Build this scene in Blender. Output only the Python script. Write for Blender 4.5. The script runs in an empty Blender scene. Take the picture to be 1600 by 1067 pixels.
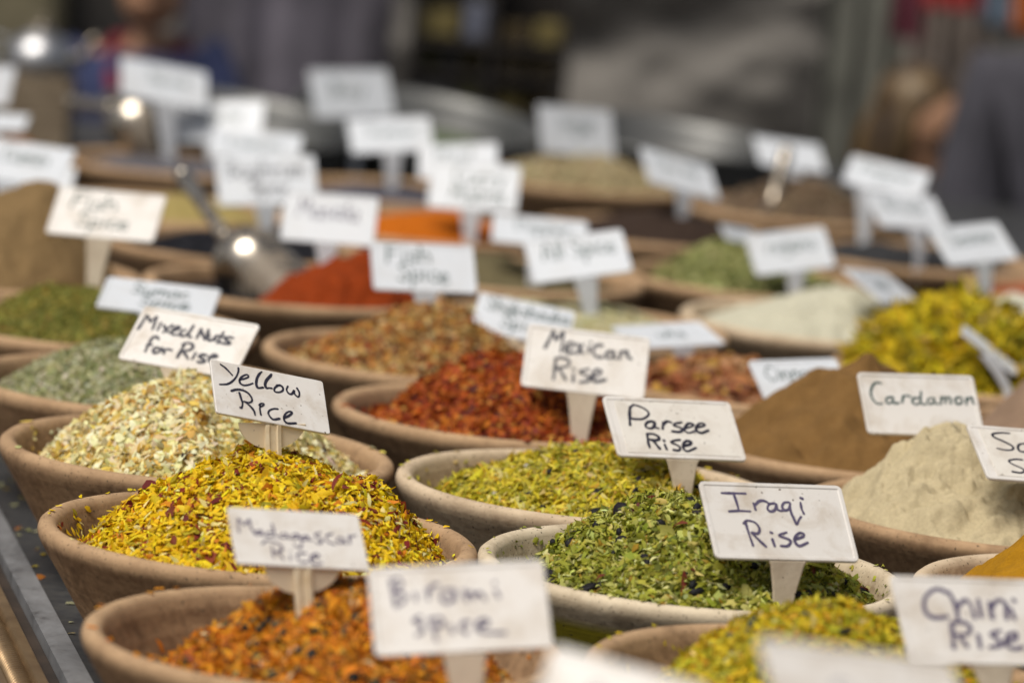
import bpy, bmesh, math, random
import numpy as np
from mathutils import Vector, Matrix

random.seed(7)
RNG = np.random.default_rng(11)
D = bpy.data
SC = bpy.context.scene
COL = SC.collection

# ------------------------------------------------------------------ camera, sky, sun, exposure
PX, PY, FPX = 1600, 1067, 6500.0            # photograph size and focal length in its pixels
TILT, HORIZON, CAM_Z = 0.085, -400.0, 0.70  # table top is z = 0
rho = math.atan(TILT)
pit = math.atan((533.5 - HORIZON) * math.cos(rho) / FPX)
FWD = np.array([0, math.cos(pit), -math.sin(pit)])
R0 = np.array([1.0, 0, 0]); U0 = np.cross(R0, FWD)
RGT = math.cos(rho) * R0 + math.sin(rho) * U0
UP = math.cos(rho) * U0 - math.sin(rho) * R0
CAMP = np.array([0, 0, CAM_Z])
cd = D.cameras.new('camera'); cam = D.objects.new('camera', cd); COL.objects.link(cam)
cam.matrix_world = Matrix(((RGT[0], UP[0], -FWD[0], 0), (RGT[1], UP[1], -FWD[1], 0), (RGT[2], UP[2], -FWD[2], CAM_Z), (0, 0, 0, 1)))
cd.sensor_width = 36; cd.sensor_fit = 'HORIZONTAL'; cd.lens = FPX / PX * 36
cd.clip_start = 0.05; cd.clip_end = 500
cd.dof.use_dof = True; cd.dof.focus_distance = 3.14; cd.dof.aperture_fstop = 0.1463 / 0.033
SC.camera = cam

SUN_EL, SUN_AZ = math.radians(61), math.radians(225)   # azimuth measured from +Y clockwise
w = D.worlds.new('World'); SC.world = w; w.use_nodes = True
nt = w.node_tree; nt.nodes.clear()
sky = nt.nodes.new('ShaderNodeTexSky'); sky.sky_type = 'NISHITA'; sky.sun_disc = False
sky.sun_elevation = SUN_EL; sky.sun_rotation = SUN_AZ; sky.dust_density = 4; sky.air_density = 1.0
hs = nt.nodes.new('ShaderNodeHueSaturation'); hs.inputs['Saturation'].default_value = 0.34
bg = nt.nodes.new('ShaderNodeBackground'); bg.inputs['Strength'].default_value = 0.07
wo = nt.nodes.new('ShaderNodeOutputWorld')
nt.links.new(sky.outputs[0], hs.inputs['Color']); nt.links.new(hs.outputs[0], bg.inputs[0]); nt.links.new(bg.outputs[0], wo.inputs[0])
sd = D.lights.new('sun', 'SUN'); sd.energy = 2.9; sd.angle = math.radians(32); sd.color = (1, 0.94, 0.85)
sun = D.objects.new('sun', sd); COL.objects.link(sun)
sdir = Vector((math.sin(SUN_AZ) * math.cos(SUN_EL), math.cos(SUN_AZ) * math.cos(SUN_EL), math.sin(SUN_EL)))
sun.rotation_euler = sdir.to_track_quat('Z', 'Y').to_euler()
SC.view_settings.view_transform = 'Standard'
SC.view_settings.look = 'None'
SC.view_settings.exposure = 0.22
SC.view_settings.gamma = 1.0
SC.view_settings.use_curve_mapping = False

# ------------------------------------------------------------------ helpers
def ray(x, y):
    return FWD + RGT * (x - 800) / FPX - UP * (y - 533.5) / FPX
def at_z(x, y, z):
    d = ray(x, y); return CAMP + d * (z - CAM_Z) / d[2]
def at_y(x, y, Y):
    d = ray(x, y); return CAMP + d * Y / d[1]

def tag(o, label=None, cat=None, group=None, kind=None):
    if label: o['label'] = label
    if cat: o['category'] = cat
    if group: o['group'] = group
    if kind: o['kind'] = kind
    return o
def link(name, me, mat=None, parent=None):
    o = D.objects.new(name, me); COL.objects.link(o)
    if mat is not None:
        for m in (mat if isinstance(mat, (list, tuple)) else [mat]):
            me.materials.append(m)
    if parent is not None: o.parent = parent
    return o
def empty(name, loc, rz=0.0):
    o = D.objects.new(name, None); COL.objects.link(o); o.location = loc; o.rotation_euler = (0, 0, rz)
    o.empty_display_size = 0.05
    return o
def np_mesh(name, verts, faces, smooth=True, cols=None, mats=None):
    """faces: list of integer arrays (n,k)"""
    me = D.meshes.new(name)
    verts = np.asarray(verts, dtype=np.float32)
    me.vertices.add(len(verts)); me.vertices.foreach_set('co', verts.ravel())
    faces = [np.asarray(f) for f in faces if len(f)]
    li = np.concatenate([f.ravel() for f in faces]).astype(np.int32)
    lt = np.concatenate([np.full(len(f), f.shape[1]) for f in faces]).astype(np.int32)
    ls = np.concatenate([[0], np.cumsum(lt)[:-1]]).astype(np.int32)
    me.loops.add(len(li)); me.loops.foreach_set('vertex_index', li)
    me.polygons.add(len(lt)); me.polygons.foreach_set('loop_start', ls); me.polygons.foreach_set('loop_total', lt)
    if smooth: me.polygons.foreach_set('use_smooth', np.ones(len(lt), dtype=bool))
    if mats is not None: me.polygons.foreach_set('material_index', np.asarray(mats, dtype=np.int32))
    if cols is not None:
        a = me.attributes.new('tint', 'FLOAT_COLOR', 'POINT')
        c = np.ones((len(verts), 4), dtype=np.float32); c[:, :3] = cols
        a.data.foreach_set('color', c.ravel())
    me.update(calc_edges=True); me.validate()
    return me
def bm_mesh(name, bm, smooth=False):
    me = D.meshes.new(name); bmesh.ops.recalc_face_normals(bm, faces=bm.faces[:])
    if smooth:
        for f in bm.faces: f.smooth = True
    bm.to_mesh(me); bm.free(); return me
def box(bm, lo, hi, M=None):
    lo = Vector(lo); hi = Vector(hi); c = (lo + hi) / 2; s = hi - lo
    r = bmesh.ops.create_cube(bm, size=1.0, matrix=Matrix.Translation(c) @ Matrix.Diagonal((s.x, s.y, s.z, 1)))
    if M is not None: bmesh.ops.transform(bm, matrix=M, verts=r['verts'])
    return r['verts']
def lathe(profile, n=72, wob=0.0, seed=0):
    pr = np.array(profile, dtype=float); m = len(pr)
    th = np.linspace(0, 2 * np.pi, n, endpoint=False)
    rg = np.random.default_rng(seed); ph = rg.uniform(0, 6.28, 4)
    k = 1 + wob * (np.cos(2 * th + ph[0]) + .6 * np.cos(3 * th + ph[1]) + .35 * np.cos(5 * th + ph[2]))
    v = np.stack([pr[:, None, 0] * k * np.cos(th), pr[:, None, 0] * k * np.sin(th), np.repeat(pr[:, 1:2], n, 1) + 0 * th], -1).reshape(-1, 3)
    i = np.arange(m - 1)[:, None] * n; j = np.arange(n)[None]
    q = np.stack([i + j, i + (j + 1) % n, i + n + (j + 1) % n, i + n + j], -1).reshape(-1, 4)
    return v, q
def tube(pts, rad, n=12, caps=True):
    pts = [Vector(p) for p in pts]; V = []; F = []
    rad = rad if hasattr(rad, '__len__') else [rad] * len(pts)
    up = Vector((0, 0, 1))
    for i, p in enumerate(pts):
        t = (pts[min(i + 1, len(pts) - 1)] - pts[max(i - 1, 0)]).normalized()
        a = t.cross(up if abs(t.dot(up)) < .95 else Vector((1, 0, 0))).normalized(); b = t.cross(a)
        for k in range(n):
            q = 2 * math.pi * k / n; V.append(p + (a * math.cos(q) + b * math.sin(q)) * rad[i])
    for i in range(len(pts) - 1):
        for k in range(n): F.append((i * n + k, i * n + (k + 1) % n, (i + 1) * n + (k + 1) % n, (i + 1) * n + k))
    if caps:
        F.append(tuple(range(n - 1, -1, -1))); F.append(tuple(range((len(pts) - 1) * n, len(pts) * n)))
    me = D.meshes.new('tube'); me.from_pydata([tuple(v) for v in V], [], F)
    for p in me.polygons: p.use_smooth = True
    return me

def _h(ix, iy, s):
    n = (ix.astype(np.int64) * 374761393 + iy.astype(np.int64) * 668265263 + s * 1442695041) & 0x7fffffff
    n = ((n ^ (n >> 13)) * 1274126177) & 0x7fffffff
    return ((n ^ (n >> 16)) & 0xffff) / 65535.0
def vnoise(x, y, s=0):
    ix = np.floor(x); iy = np.floor(y); fx = x - ix; fy = y - iy
    ix = ix.astype(np.int64); iy = iy.astype(np.int64)
    fx = fx * fx * (3 - 2 * fx); fy = fy * fy * (3 - 2 * fy)
    a = _h(ix, iy, s); b = _h(ix + 1, iy, s); c = _h(ix, iy + 1, s); d = _h(ix + 1, iy + 1, s)
    return (a + (b - a) * fx) * (1 - fy) + (c + (d - c) * fx) * fy - .5
def fbm(x, y, s=0, o=4):
    r = 0; a = 1.0
    for k in range(o): r = r + a * vnoise(x * 2 ** k + 17.3 * k, y * 2 ** k - 9.1 * k, s + k); a *= .5
    return r

# ------------------------------------------------------------------ materials
class MB:
    def __init__(s, name, rough=.6, spec=.4, metal=0):
        s.m = D.materials.new(name); s.m.use_nodes = True; s.t = s.m.node_tree
        s.b = s.t.nodes['Principled BSDF']; s.b.inputs['Roughness'].default_value = rough
        s.b.inputs['Specular IOR Level'].default_value = spec; s.b.inputs['Metallic'].default_value = metal
        s.co = None
    def n(s, t, **k):
        q = s.t.nodes.new(t)
        for a, v in k.items():
            if a in q.inputs: q.inputs[a].default_value = v
            else: setattr(q, a, v)
        return q
    def l(s, a, b): s.t.links.new(a, b)
    def coord(s, scale=(1, 1, 1), kind='Object'):
        c = s.n('ShaderNodeTexCoord'); m = s.n('ShaderNodeMapping'); m.inputs['Scale'].default_value = scale
        s.l(c.outputs[kind], m.inputs[0]); return m.outputs[0]
    def noise(s, scale, detail=4, rough=.55, vec=None, dist=0):
        q = s.n('ShaderNodeTexNoise'); q.inputs['Scale'].default_value = scale; q.inputs['Detail'].default_value = detail
        q.inputs['Roughness'].default_value = rough; q.inputs['Distortion'].default_value = dist
        s.l(vec if vec is not None else s.coord(), q.inputs['Vector']); return q.outputs['Fac']
    def ramp(s, fac, stops):
        r = s.n('ShaderNodeValToRGB'); e = r.color_ramp.elements
        while len(e) < len(stops): e.new(.5)
        for i, (p, c) in enumerate(stops): e[i].position = p; e[i].color = (*c, 1)
        s.l(fac, r.inputs[0]); return r.outputs[0]
    def mix(s, fac, a, b, mode='MIX'):
        q = s.n('ShaderNodeMix'); q.data_type = 'RGBA'; q.blend_type = mode
        for v, i in ((fac, 0), (a, 6), (b, 7)):
            if hasattr(v, 'is_output'): s.l(v, q.inputs[i])
            elif i == 0: q.inputs[0].default_value = v
            else: q.inputs[i].default_value = (*v, 1)
        return q.outputs[2]
    def color(s, v):
        if hasattr(v, 'is_output'): s.l(v, s.b.inputs['Base Color'])
        else: s.b.inputs['Base Color'].default_value = (*v, 1)
        return s
    def bump(s, h, strength=.3, dist=.002):
        b = s.n('ShaderNodeBump'); b.inputs['Strength'].default_value = strength; b.inputs['Distance'].default_value = dist
        s.l(h, b.inputs['Height']); s.l(b.outputs[0], s.b.inputs['Normal']); return s
    def rough(s, h, lo, hi):
        r = s.n('ShaderNodeMapRange'); r.inputs['To Min'].default_value = lo; r.inputs['To Max'].default_value = hi
        s.l(h, r.inputs['Value']); s.l(r.outputs[0], s.b.inputs['Roughness']); return s

def mat_clay(name, body=(.215, .124, .063), pale=(.38, .248, .138), dark=(.105, .055, .027), outer=None):
    m = MB(name, .85, .25)
    oi = m.n('ShaderNodeObjectInfo')
    v = m.coord((1, 1, 1))
    off = m.n('ShaderNodeVectorMath', operation='ADD')
    sc = m.n('ShaderNodeVectorMath', operation='SCALE'); sc.inputs[3].default_value = 9
    cmb = m.n('ShaderNodeCombineXYZ')
    for i in range(3): m.l(oi.outputs['Random'], cmb.inputs[i])
    m.l(cmb.outputs[0], sc.inputs[0]); m.l(v, off.inputs[0]); m.l(sc.outputs[0], off.inputs[1])
    vv = off.outputs[0]
    big = m.noise(9, 5, .6, vv, .6); fine = m.noise(160, 4, .6, vv)
    c = m.ramp(big, [(.3, dark), (.48, body), (.72, pale)])
    mp = m.n('ShaderNodeMapping'); mp.inputs['Scale'].default_value = (2, 2, 130); m.l(v, mp.inputs[0])
    ring = m.noise(1.0, 3, .6, mp.outputs[0])
    c = m.mix(.35, c, m.ramp(ring, [(.35, dark), (.6, pale)]))
    c = m.mix(.30, c, m.ramp(fine, [(.35, dark), (.65, pale)]))
    bl = m.noise(30, 5, .7, vv, 1.2); c = m.mix(m.ramp(bl, [(.50, (0,) * 3), (.66, (.6,) * 3)]), c, tuple(k * .8 for k in dark))
    # chalky worn rim: the lip is paler clay all the way round
    sep = m.n('ShaderNodeSeparateXYZ'); m.l(v, sep.inputs[0])
    mr = m.n('ShaderNodeMapRange'); mr.inputs['From Min'].default_value = .096; mr.inputs['From Max'].default_value = .1075
    m.l(sep.outputs[2], mr.inputs['Value'])
    md = m.n('ShaderNodeMath', operation='MULTIPLY'); m.l(mr.outputs[0], md.inputs[0]); m.l(m.ramp(m.noise(25, 4, .6, vv), [(.3, (.25,) * 3), (.6, (.8,) * 3)]), md.inputs[1])
    c = m.mix(md.outputs[0], c, (pale[0] * 1.2, pale[1] * 1.22, pale[2] * 1.25))
    if outer:
        gt = m.n('ShaderNodeMapRange'); gt.inputs['From Min'].default_value = .088; gt.inputs['From Max'].default_value = .080
        m.l(sep.outputs[2], gt.inputs['Value']); c = m.mix(gt.outputs[0], c, m.ramp(big, [(.3, outer), (.7, tuple(k * 1.3 for k in outer))]))
    # crumbs and dust specks
    sp = m.noise(420, 2, .5, vv)
    spk = m.ramp(sp, [(.665, (0, 0, 0)), (.70, (1, 1, 1))])
    c = m.mix(spk, c, (.05, .04, .025))
    m.color(c)
    add = m.n('ShaderNodeMath', operation='ADD'); m.l(fine, add.inputs[0]); m.l(ring, add.inputs[1])
    m.bump(add.outputs[0], .35, .0015)
    return m.m
def mat_spice(name, rough=.65, sheen=0):
    m = MB(name, rough, .3)
    a = m.n('ShaderNodeAttribute', attribute_name='tint')
    nz = m.noise(900, 3, .6)
    c = m.mix(.3, a.outputs['Color'], m.ramp(nz, [(.3, (.6,) * 3), (.7, (1,) * 3)]), 'MULTIPLY')
    m.color(c); m.bump(nz, .25, .0006)
    tr = m.n('ShaderNodeBsdfTranslucent'); m.l(c, tr.inputs['Color']); mx = m.n('ShaderNodeMixShader'); mx.inputs[0].default_value = .28
    out = m.t.nodes['Material Output']; m.l(m.b.outputs[0], mx.inputs[1]); m.l(tr.outputs[0], mx.inputs[2]); m.l(mx.outputs[0], out.inputs['Surface'])
    return m.m
def mat_powder(name, col, var=.25, bump=.6):
    m = MB(name, .95, .15)
    n1 = m.noise(45, 6, .65); n2 = m.noise(420, 4, .7)
    lo = tuple(k * (1 - var) for k in col); hi = tuple(min(1, k * (1 + var)) for k in col)
    c = m.ramp(n1, [(.3, lo), (.7, hi)])
    c = m.mix(.35, c, m.ramp(n2, [(.3, tuple(k * .6 for k in col)), (.68, tuple(min(1, k * 1.35) for k in col))]))
    m.color(c)
    a = m.n('ShaderNodeMath', operation='ADD'); m.l(n1, a.inputs[0]); m.l(n2, a.inputs[1]); m.bump(a.outputs[0], bump, .002)
    return m.m
def mat_plastic(name, col=(.635, .605, .57), dirt=(.33, .24, .14), amt=1.1, rough=.26):
    m = MB(name, rough, .5)
    oi = m.n('ShaderNodeObjectInfo')
    v = m.coord(); off = m.n('ShaderNodeVectorMath', operation='ADD'); cmb = m.n('ShaderNodeCombineXYZ')
    mul = m.n('ShaderNodeMath', operation='MULTIPLY'); mul.inputs[1].default_value = 13; m.l(oi.outputs['Random'], mul.inputs[0])
    m.l(mul.outputs[0], cmb.inputs[0]); m.l(mul.outputs[0], cmb.inputs[1]); m.l(v, off.inputs[0]); m.l(cmb.outputs[0], off.inputs[1]); vv = off.outputs[0]
    sm = m.noise(28, 5, .65, vv, .4); sp = m.noise(330, 2, .4, vv)
    c = m.mix(m.ramp(sm, [(.46, (0,) * 3), (.78, (amt * .55,) * 3)]), col, dirt)
    mask = m.noise(12, 3, .6, vv)
    spk = m.mix(1.0, m.ramp(sp, [(.70, (0,) * 3), (.735, (1,) * 3)]), m.ramp(mask, [(.42, (0,) * 3), (.58, (amt * 1.3,) * 3)]), 'MULTIPLY')
    c = m.mix(spk, c, (.10, .07, .045))
    m.color(c); m.rough(sm, rough - .06, rough + .25)
    m.bump(m.noise(60, 3, .6, vv), .12, .0006)
    return m.m
def mat_plain(name, c1, c2, scale=20, rough=.6, metal=0, spec=.4, bump=0, bscale=None, dist=0):
    m = MB(name, rough, spec, metal)
    n = m.noise(scale, 5, .6, None, dist); m.color(m.ramp(n, [(.32, c1), (.68, c2)]))
    if bump: m.bump(m.noise(bscale or scale * 3, 5, .6), bump, .003)
    return m.m
M = {}
M['clay'] = mat_clay('terracotta')
M['clay_pale'] = mat_clay('pale_terracotta', (.32, .225, .137), (.50, .39, .265), (.20, .125, .07))
M['clay_olive'] = mat_clay('olive_stained_terracotta', (.36, .28, .18), (.54, .45, .32), (.24, .17, .10), outer=(.25, .205, .012))
M['spice'] = mat_spice('dried_spice')
M['plastic'] = mat_plastic('white_sign_plastic')
M['plastic_clean_hazed'] = mat_plastic('clean_hazed_sign_plastic', (.585, .61, .645), (.36, .32, .26), .45, .2)  # less dirt; the haze over farther tags is put into its bluish colour
M['stem_plastic'] = mat_plastic('stem_plastic', (.66, .565, .44), (.26, .17, .09), 1.0, .4)
M['paper'] = mat_plastic('laminated_paper', (.64, .605, .55), (.28, .2, .12), .9, .3)
M['disc'] = mat_plastic('holder_disc', (.80, .68, .50), (.40, .28, .16), .5, .4)
M['stick'] = mat_plain('wooden_stick', (.64, .50, .31), (.84, .73, .54), 60, .6)
M['ink'] = mat_plain('black_ink', (.012, .012, .02), (.022, .02, .04), 200, .45)
M['ink_green'] = mat_plain('faded_green_ink', (.025, .055, .05), (.05, .085, .08), 200, .5)
M['ink_violet'] = mat_plain('violet_ink', (.05, .04, .085), (.11, .09, .15), 300, .5)
_m = MB('steel', .26, .5, 1); _n = _m.noise(14, 6, .7, None, 1.0); _m.color(_m.ramp(_n, [(.3, (.17, .135, .095)), (.5, (.36, .31, .25)), (.7, (.55, .51, .45))])); _m.rough(_n, .40, .12)
_mr = _m.n('ShaderNodeMapRange'); _mr.inputs['From Min'].default_value = .36; _mr.inputs['From Max'].default_value = .5; _m.l(_n, _mr.inputs['Value']); _m.l(_mr.outputs[0], _m.b.inputs['Metallic']); M['steel'] = _m.m
M['steel_dull'] = mat_plain('brushed_steel', (.36, .36, .37), (.52, .52, .53), 14, .36, 1)

# ------------------------------------------------------------------ the setting: ground, table, wall
gm = np_mesh('ground', [(-60, -20, -1.0), (60, -20, -1.0), (60, 120, -1.0), (-60, 120, -1.0)], [np.array([[0, 1, 2, 3]])], False)
tag(link('ground', gm, mat_plain('paving', (.10, .095, .09), (.17, .16, .15), 3, .8, bump=.3)), kind='structure')

EDGE_A, EDGE_D = np.array([-.284, 2.96]), np.array([-.150, .615]); EDGE_D = EDGE_D / np.linalg.norm(EDGE_D)
EDGE_N = np.array([-EDGE_D[1], EDGE_D[0]])           # points away from the table, to its outer side
def ed(s, o, z): q = EDGE_A + EDGE_D * s + EDGE_N * o; return (q[0], q[1], z)
def prism_along(sec, s0, s1):
    """sec: list of (offset, z) going round; extruded along the table edge"""
    n = len(sec); v = [ed(s0, o, z) for o, z in sec] + [ed(s1, o, z) for o, z in sec]
    f = [(i, (i + 1) % n, n + (i + 1) % n, n + i) for i in range(n)] + [tuple(range(n - 1, -1, -1)), tuple(range(n, 2 * n))]
    bm = bmesh.new(); vs = [bm.verts.new(p) for p in v]
    for q in f: bm.faces.new([vs[i] for i in q])
    return bm
S0, S1 = -1.6, 4.15
table = empty('display_table', (0.4, 4.4, -1.0)); tag(table, 'long market table with dark slate top, steel edge strip and brass rope moulding', 'table')
def tpart(name, bm, mat, smooth=False):
    me = bm_mesh(name, bm, smooth); o = link(name, me, mat); o.parent = table; o.matrix_parent_inverse = Matrix.Translation((-0.4, -4.4, 1.0)); return o
top_m = MB('slate_top', .55, .4)
tn = top_m.noise(7, 6, .65, None, .5); tf = top_m.noise(90, 4, .6)
top_m.color(top_m.mix(.35, top_m.ramp(tn, [(.3, (.018, .02, .023)), (.55, (.035, .038, .043)), (.75, (.085, .08, .07))]), top_m.ramp(tf, [(.35, (.015, .015, .017)), (.7, (.075, .07, .06))])))
top_m.rough(tn, .35, .7); top_m.bump(tf, .3, .001)
tpart('tabletop', prism_along([(.0, 0), (.0, -.04), (-2.6, -.04), (-2.6, 0)], S0, S1), top_m.m)
st = MB('worn_steel_strip', .4, .5, .45)
sn = st.noise(22, 6, .7, st.coord((1, .5, 1)), .4)
st.color(st.ramp(sn, [(.32, (.09, .09, .095)), (.46, (.24, .245, .255)), (.72, (.37, .38, .40))])); st.rough(st.noise(60, 4, .6), .28, .55)
tpart('edge_strip', prism_along([(.0195, .004), (.0195, -.03), (.0005, -.03), (.0005, .004)], S0, S1), st.m)
tpart('edge_groove', prism_along([(.0305, -.006), (.0305, -.03), (.020, -.03), (.020, -.006)], S0, S1), mat_plain('dark_wood', (.02, .014, .01), (.045, .03, .02), 30, .6))
brass = mat_plain('old_brass', (.20, .13, .07), (.34, .235, .13), 30, .38, .7)
tpart('brass_band', prism_along([(.0405, .002), (.0425, -.003), (.0425, -.03), (.031, -.03), (.031, -.001), (.033, .002)], S0, S1), brass)
# rope moulding: slanted beads along the outer side
bm = bmesh.new(); s = -.55
while s < 1.0:
    p = ed(s, .0505, -.006)
    mt = Matrix.Translation(p) @ Matrix.Rotation(math.atan2(EDGE_D[1], EDGE_D[0]) + .55, 4, 'Z') @ Matrix.Diagonal((.0042, .011, .0085, 1))
    bmesh.ops.create_uvsphere(bm, u_segments=12, v_segments=8, radius=1, matrix=mt); s += .0068
tpart('rope_moulding', bm, brass, True)
tpart('outer_band', prism_along([(.076, -.004), (.076, -.05), (.060, -.05), (.060, -.004)], S0, S1), brass)
tpart('front_panel', prism_along([(.0598, -.031), (.0598, -.9), (-2.5, -.9), (-2.5, -.041), (0.0, -.041), (0, -.031)], S0 + .02, S1 - .02), mat_plain('table_skirt', (.03, .024, .02), (.06, .045, .035), 12, .7))
for s in (S0 + .1, S1 - .1):
    for o in (0.0, -2.4):
        q = EDGE_A + EDGE_D * s + EDGE_N * o
        b = bmesh.new(); box(b, (q[0] - .03, q[1] - .03, -1.0), (q[0] + .03, q[1] + .03, -.9)); tpart('leg', b, brass)

# ------------------------------------------------------------------ bowls
def bowl_profile(R=.16, H=.105):
    k = R / .16
    return [(0, 0), (.098 * k, 0), (.103 * k, .003), (.113 * k, .020), (.128 * k, .045), (.142 * k, .069), (.152 * k, .085), (.1572 * k, .0935),
            (.1592 * k, .0975), (.1600 * k, .1015), (.1590 * k, .1055), (.1558 * k, .1082), (.1515 * k, .1085), (.1478 * k, .1068), (.1455 * k, .1030),
            (.142 * k, .093), (.132 * k, .072), (.118 * k, .046), (.102 * k, .022), (.085 * k, .013), (0, .011)]
BOWLS = {}   # name -> (x, y, R)
def inner_r(R, drop): return (R / .16) * (.1455 - .56 * max(drop - .003, 0))
bowl_me = []
for sd_ in range(3):
    v, q = lathe(bowl_profile(), 96, .004, sd_); bowl_me.append((v, q))
def bowl(key, x, y, R, label, mat='clay', i=0):
    v, q = bowl_me[i % 3]; v = v.copy(); v[:, :2] *= R / .16
    o = link('clay_bowl', np_mesh('clay_bowl', v, [q]), M[mat]); o.location = (x, y, .0004); o.rotation_euler = (0, 0, i * 2.3)
    tag(o, label, 'bowl', 'terracotta bowls set out in rows on the table'); BOWLS[key] = (x, y, R)
    return o
for i, (k, x, y, R, mt, lb) in enumerate([
    ('mad', -.106, 2.689, .161, 'clay', 'terracotta bowl at the table edge half full of orange flakes and seeds'),
    ('yel', -.175, 3.030, .163, 'clay', 'terracotta bowl heaped with bright yellow flakes and red bits'),
    ('mix', -.250, 3.367, .162, 'clay', 'terracotta bowl heaped with cream flakes and black raisins'),
    ('herb', -.325, 3.682, .162, 'clay', 'terracotta bowl of pale grey green dried herb'),
    ('zat', -.408, 4.018, .161, 'clay', 'terracotta bowl of olive green ground herb behind the grey green herb'),
    ('cum', -.557, 4.342, .165, 'clay', 'terracotta bowl under the tall brown cumin coloured powder heap'),
    ('chini', .226, 2.698, .161, 'clay', 'terracotta bowl of golden yellow flakes with dark seeds'),
    ('iraqi', .148, 3.040, .161, 'clay_olive', 'bowl with olive stained outside and speckled pale rim, full of green flakes'),
    ('par', .074, 3.350, .160, 'clay_pale', 'pale sandy bowl of yellow green flakes and black raisins'),
    ('mex', .004, 3.685, .159, 'clay', 'terracotta bowl of dark red chilli flakes'),
    ('five', -.083, 3.996, .159, 'clay', 'terracotta bowl of mixed tan and brown crumbs'),
    ('pap', -.237, 4.413, .163, 'clay', 'terracotta bowl of red paprika powder with a steel scoop in it'),
    ('tur', .474, 3.065, .160, 'clay_pale', 'pale bowl of orange turmeric powder'),
    ('beige', .411, 3.382, .160, 'clay', 'terracotta bowl overflowing with pale beige powder'),
    ('cin', .316, 3.672, .160, 'clay', 'terracotta bowl under the steep brown cinnamon cone'),
    ('nut', .235, 3.995, .155, 'clay', 'terracotta bowl of reddish brown dried pieces behind the cinnamon'),
    ('pale', .066, 4.306, .160, 'clay', 'terracotta bowl filled level with cream coloured grains'),
    ('tap', .572, 3.855, .160, 'clay', 'terracotta bowl of grey brown powder beside the pods'),
    ('pod', .480, 4.190, .158, 'clay', 'terracotta bowl piled with long yellow green pods'),
    ('white', .338, 4.490, .160, 'clay_pale', 'pale bowl of off white powder'),
    ('green', .281, 4.821, .160, 'clay', 'terracotta bowl with a small heap of light green leaves'),
    ('dk', .176, 5.230, .160, 'clay', 'terracotta bowl of very dark brown powder'),
    ('bl', -.325, 4.735, .155, 'clay', 'terracotta bowl of glossy black seeds behind the paprika'),
    ('ora', -.107, 5.057, .158, 'clay', 'terracotta bowl of bright orange powder'),
    ('tan', .084, 5.787, .162, 'clay', 'terracotta bowl heaped with tan seeds'),
    ('brn', .371, 5.632, .160, 'clay', 'terracotta bowl of coarse brown seeds holding a scoop'),
    ('curry', -.437, 5.038, .158, 'clay', 'terracotta bowl of dull olive yellow powder'),
    ('gA', -.468, 5.553, .158, 'clay', 'terracotta bowl of slate grey seeds near the steel basin'),
    ('gB', -.166, 5.431, .158, 'clay', 'terracotta bowl of blue grey seeds behind the orange powder'),
    ('ker', .490, 5.204, .160, 'clay', 'terracotta bowl of coal black seeds'),
    ('red', .687, 4.945, .158, 'clay', 'terracotta bowl of brick red powder'),
    ('rice2', .642, 4.600, .158, 'clay_pale', 'pale bowl of whitish grains beside the brick red powder'),
    ('sum', -.012, 4.678, .156, 'clay', 'terracotta bowl of dark olive leaves behind the cream grains'),
    ('lb', -.758, 5.406, .160, 'clay', 'terracotta bowl of rust brown powder among the far tags'),
    ('fc', .000, 2.362, .160, 'clay', 'terracotta bowl in the second row from the viewer, under the Birami tag'),
    ('fd', .325, 2.370, .160, 'clay', 'terracotta bowl in the second row from the viewer, hidden below the Chini tag'),
    ('fa', .098, 1.985, .160, 'clay', 'terracotta bowl in the row nearest the viewer, hidden below the steeply tilted tag'),
    ('fb', .425, 1.990, .160, 'clay', 'terracotta bowl in the row nearest the viewer, hidden below the widest blurred tag'),
]): bowl(k, x, y, R, lb, mt, i)

# ------------------------------------------------------------------ heaps of spice
def flake_templates(kind, rg, n=18):
    T = []
    for _ in range(n):
        if kind == 'shred':
            m = 5; t = np.linspace(-.5, .5, m); wd = np.array([.3, .9, 1, .8, .25]) * rg.uniform(.7, 1.2); cv = rg.uniform(-.6, .9); bend = rg.uniform(-.6, .6)
            c = np.stack([t, bend * (t * t * 4 - .5), cv * (.25 - t * t) * 2], -1)
            tw = rg.uniform(-1.3, 1.3) * t * 2
            o = np.stack([0 * t, np.cos(tw), np.sin(tw)], -1) * wd[:, None] * .5
            v = np.concatenate([c - o * [1, 1, .25], c + o * [1, 1, .25]]); f = np.array([[i, i + 1, m + i + 1, m + i] for i in range(m - 1)])
        elif kind == 'flake':
            t = np.linspace(-.5, .5, 3); V = []
            cx, cy = rg.uniform(-.8, 1.2), rg.uniform(-.8, 1.4)
            for a in t:
                for b in t:
                    wd = (.55 + .9 * (.25 - a * a) * 2) * rg.uniform(.75, 1.2)
                    V.append((a + rg.uniform(-.17, .17), b * wd + rg.uniform(-.15, .15), cx * (.25 - a * a) + cy * (.25 - b * b) + rg.uniform(-.05, .05)))
            v = np.array(V); f = np.array([[i * 3 + j, i * 3 + j + 1, i * 3 + j + 4, i * 3 + j + 3] for i in range(2) for j in range(2)])
        else:
            bm = bmesh.new(); bmesh.ops.create_icosphere(bm, subdivisions=2 if kind == 'raisin' else 1, radius=.5)
            v = np.array([p.co for p in bm.verts]); f = np.array([[p.index for p in q.verts] for q in bm.faces]); bm.free()
            amp = .28 if kind == 'raisin' else .10
            v = v * (1 + amp * vnoise(v[:, :1] * 5 + rg.uniform(0, 50), v[:, 1:2] * 5 + v[:, 2:] * 4, 3) * 1.6)
        T.append((v, f))
    return T
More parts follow.
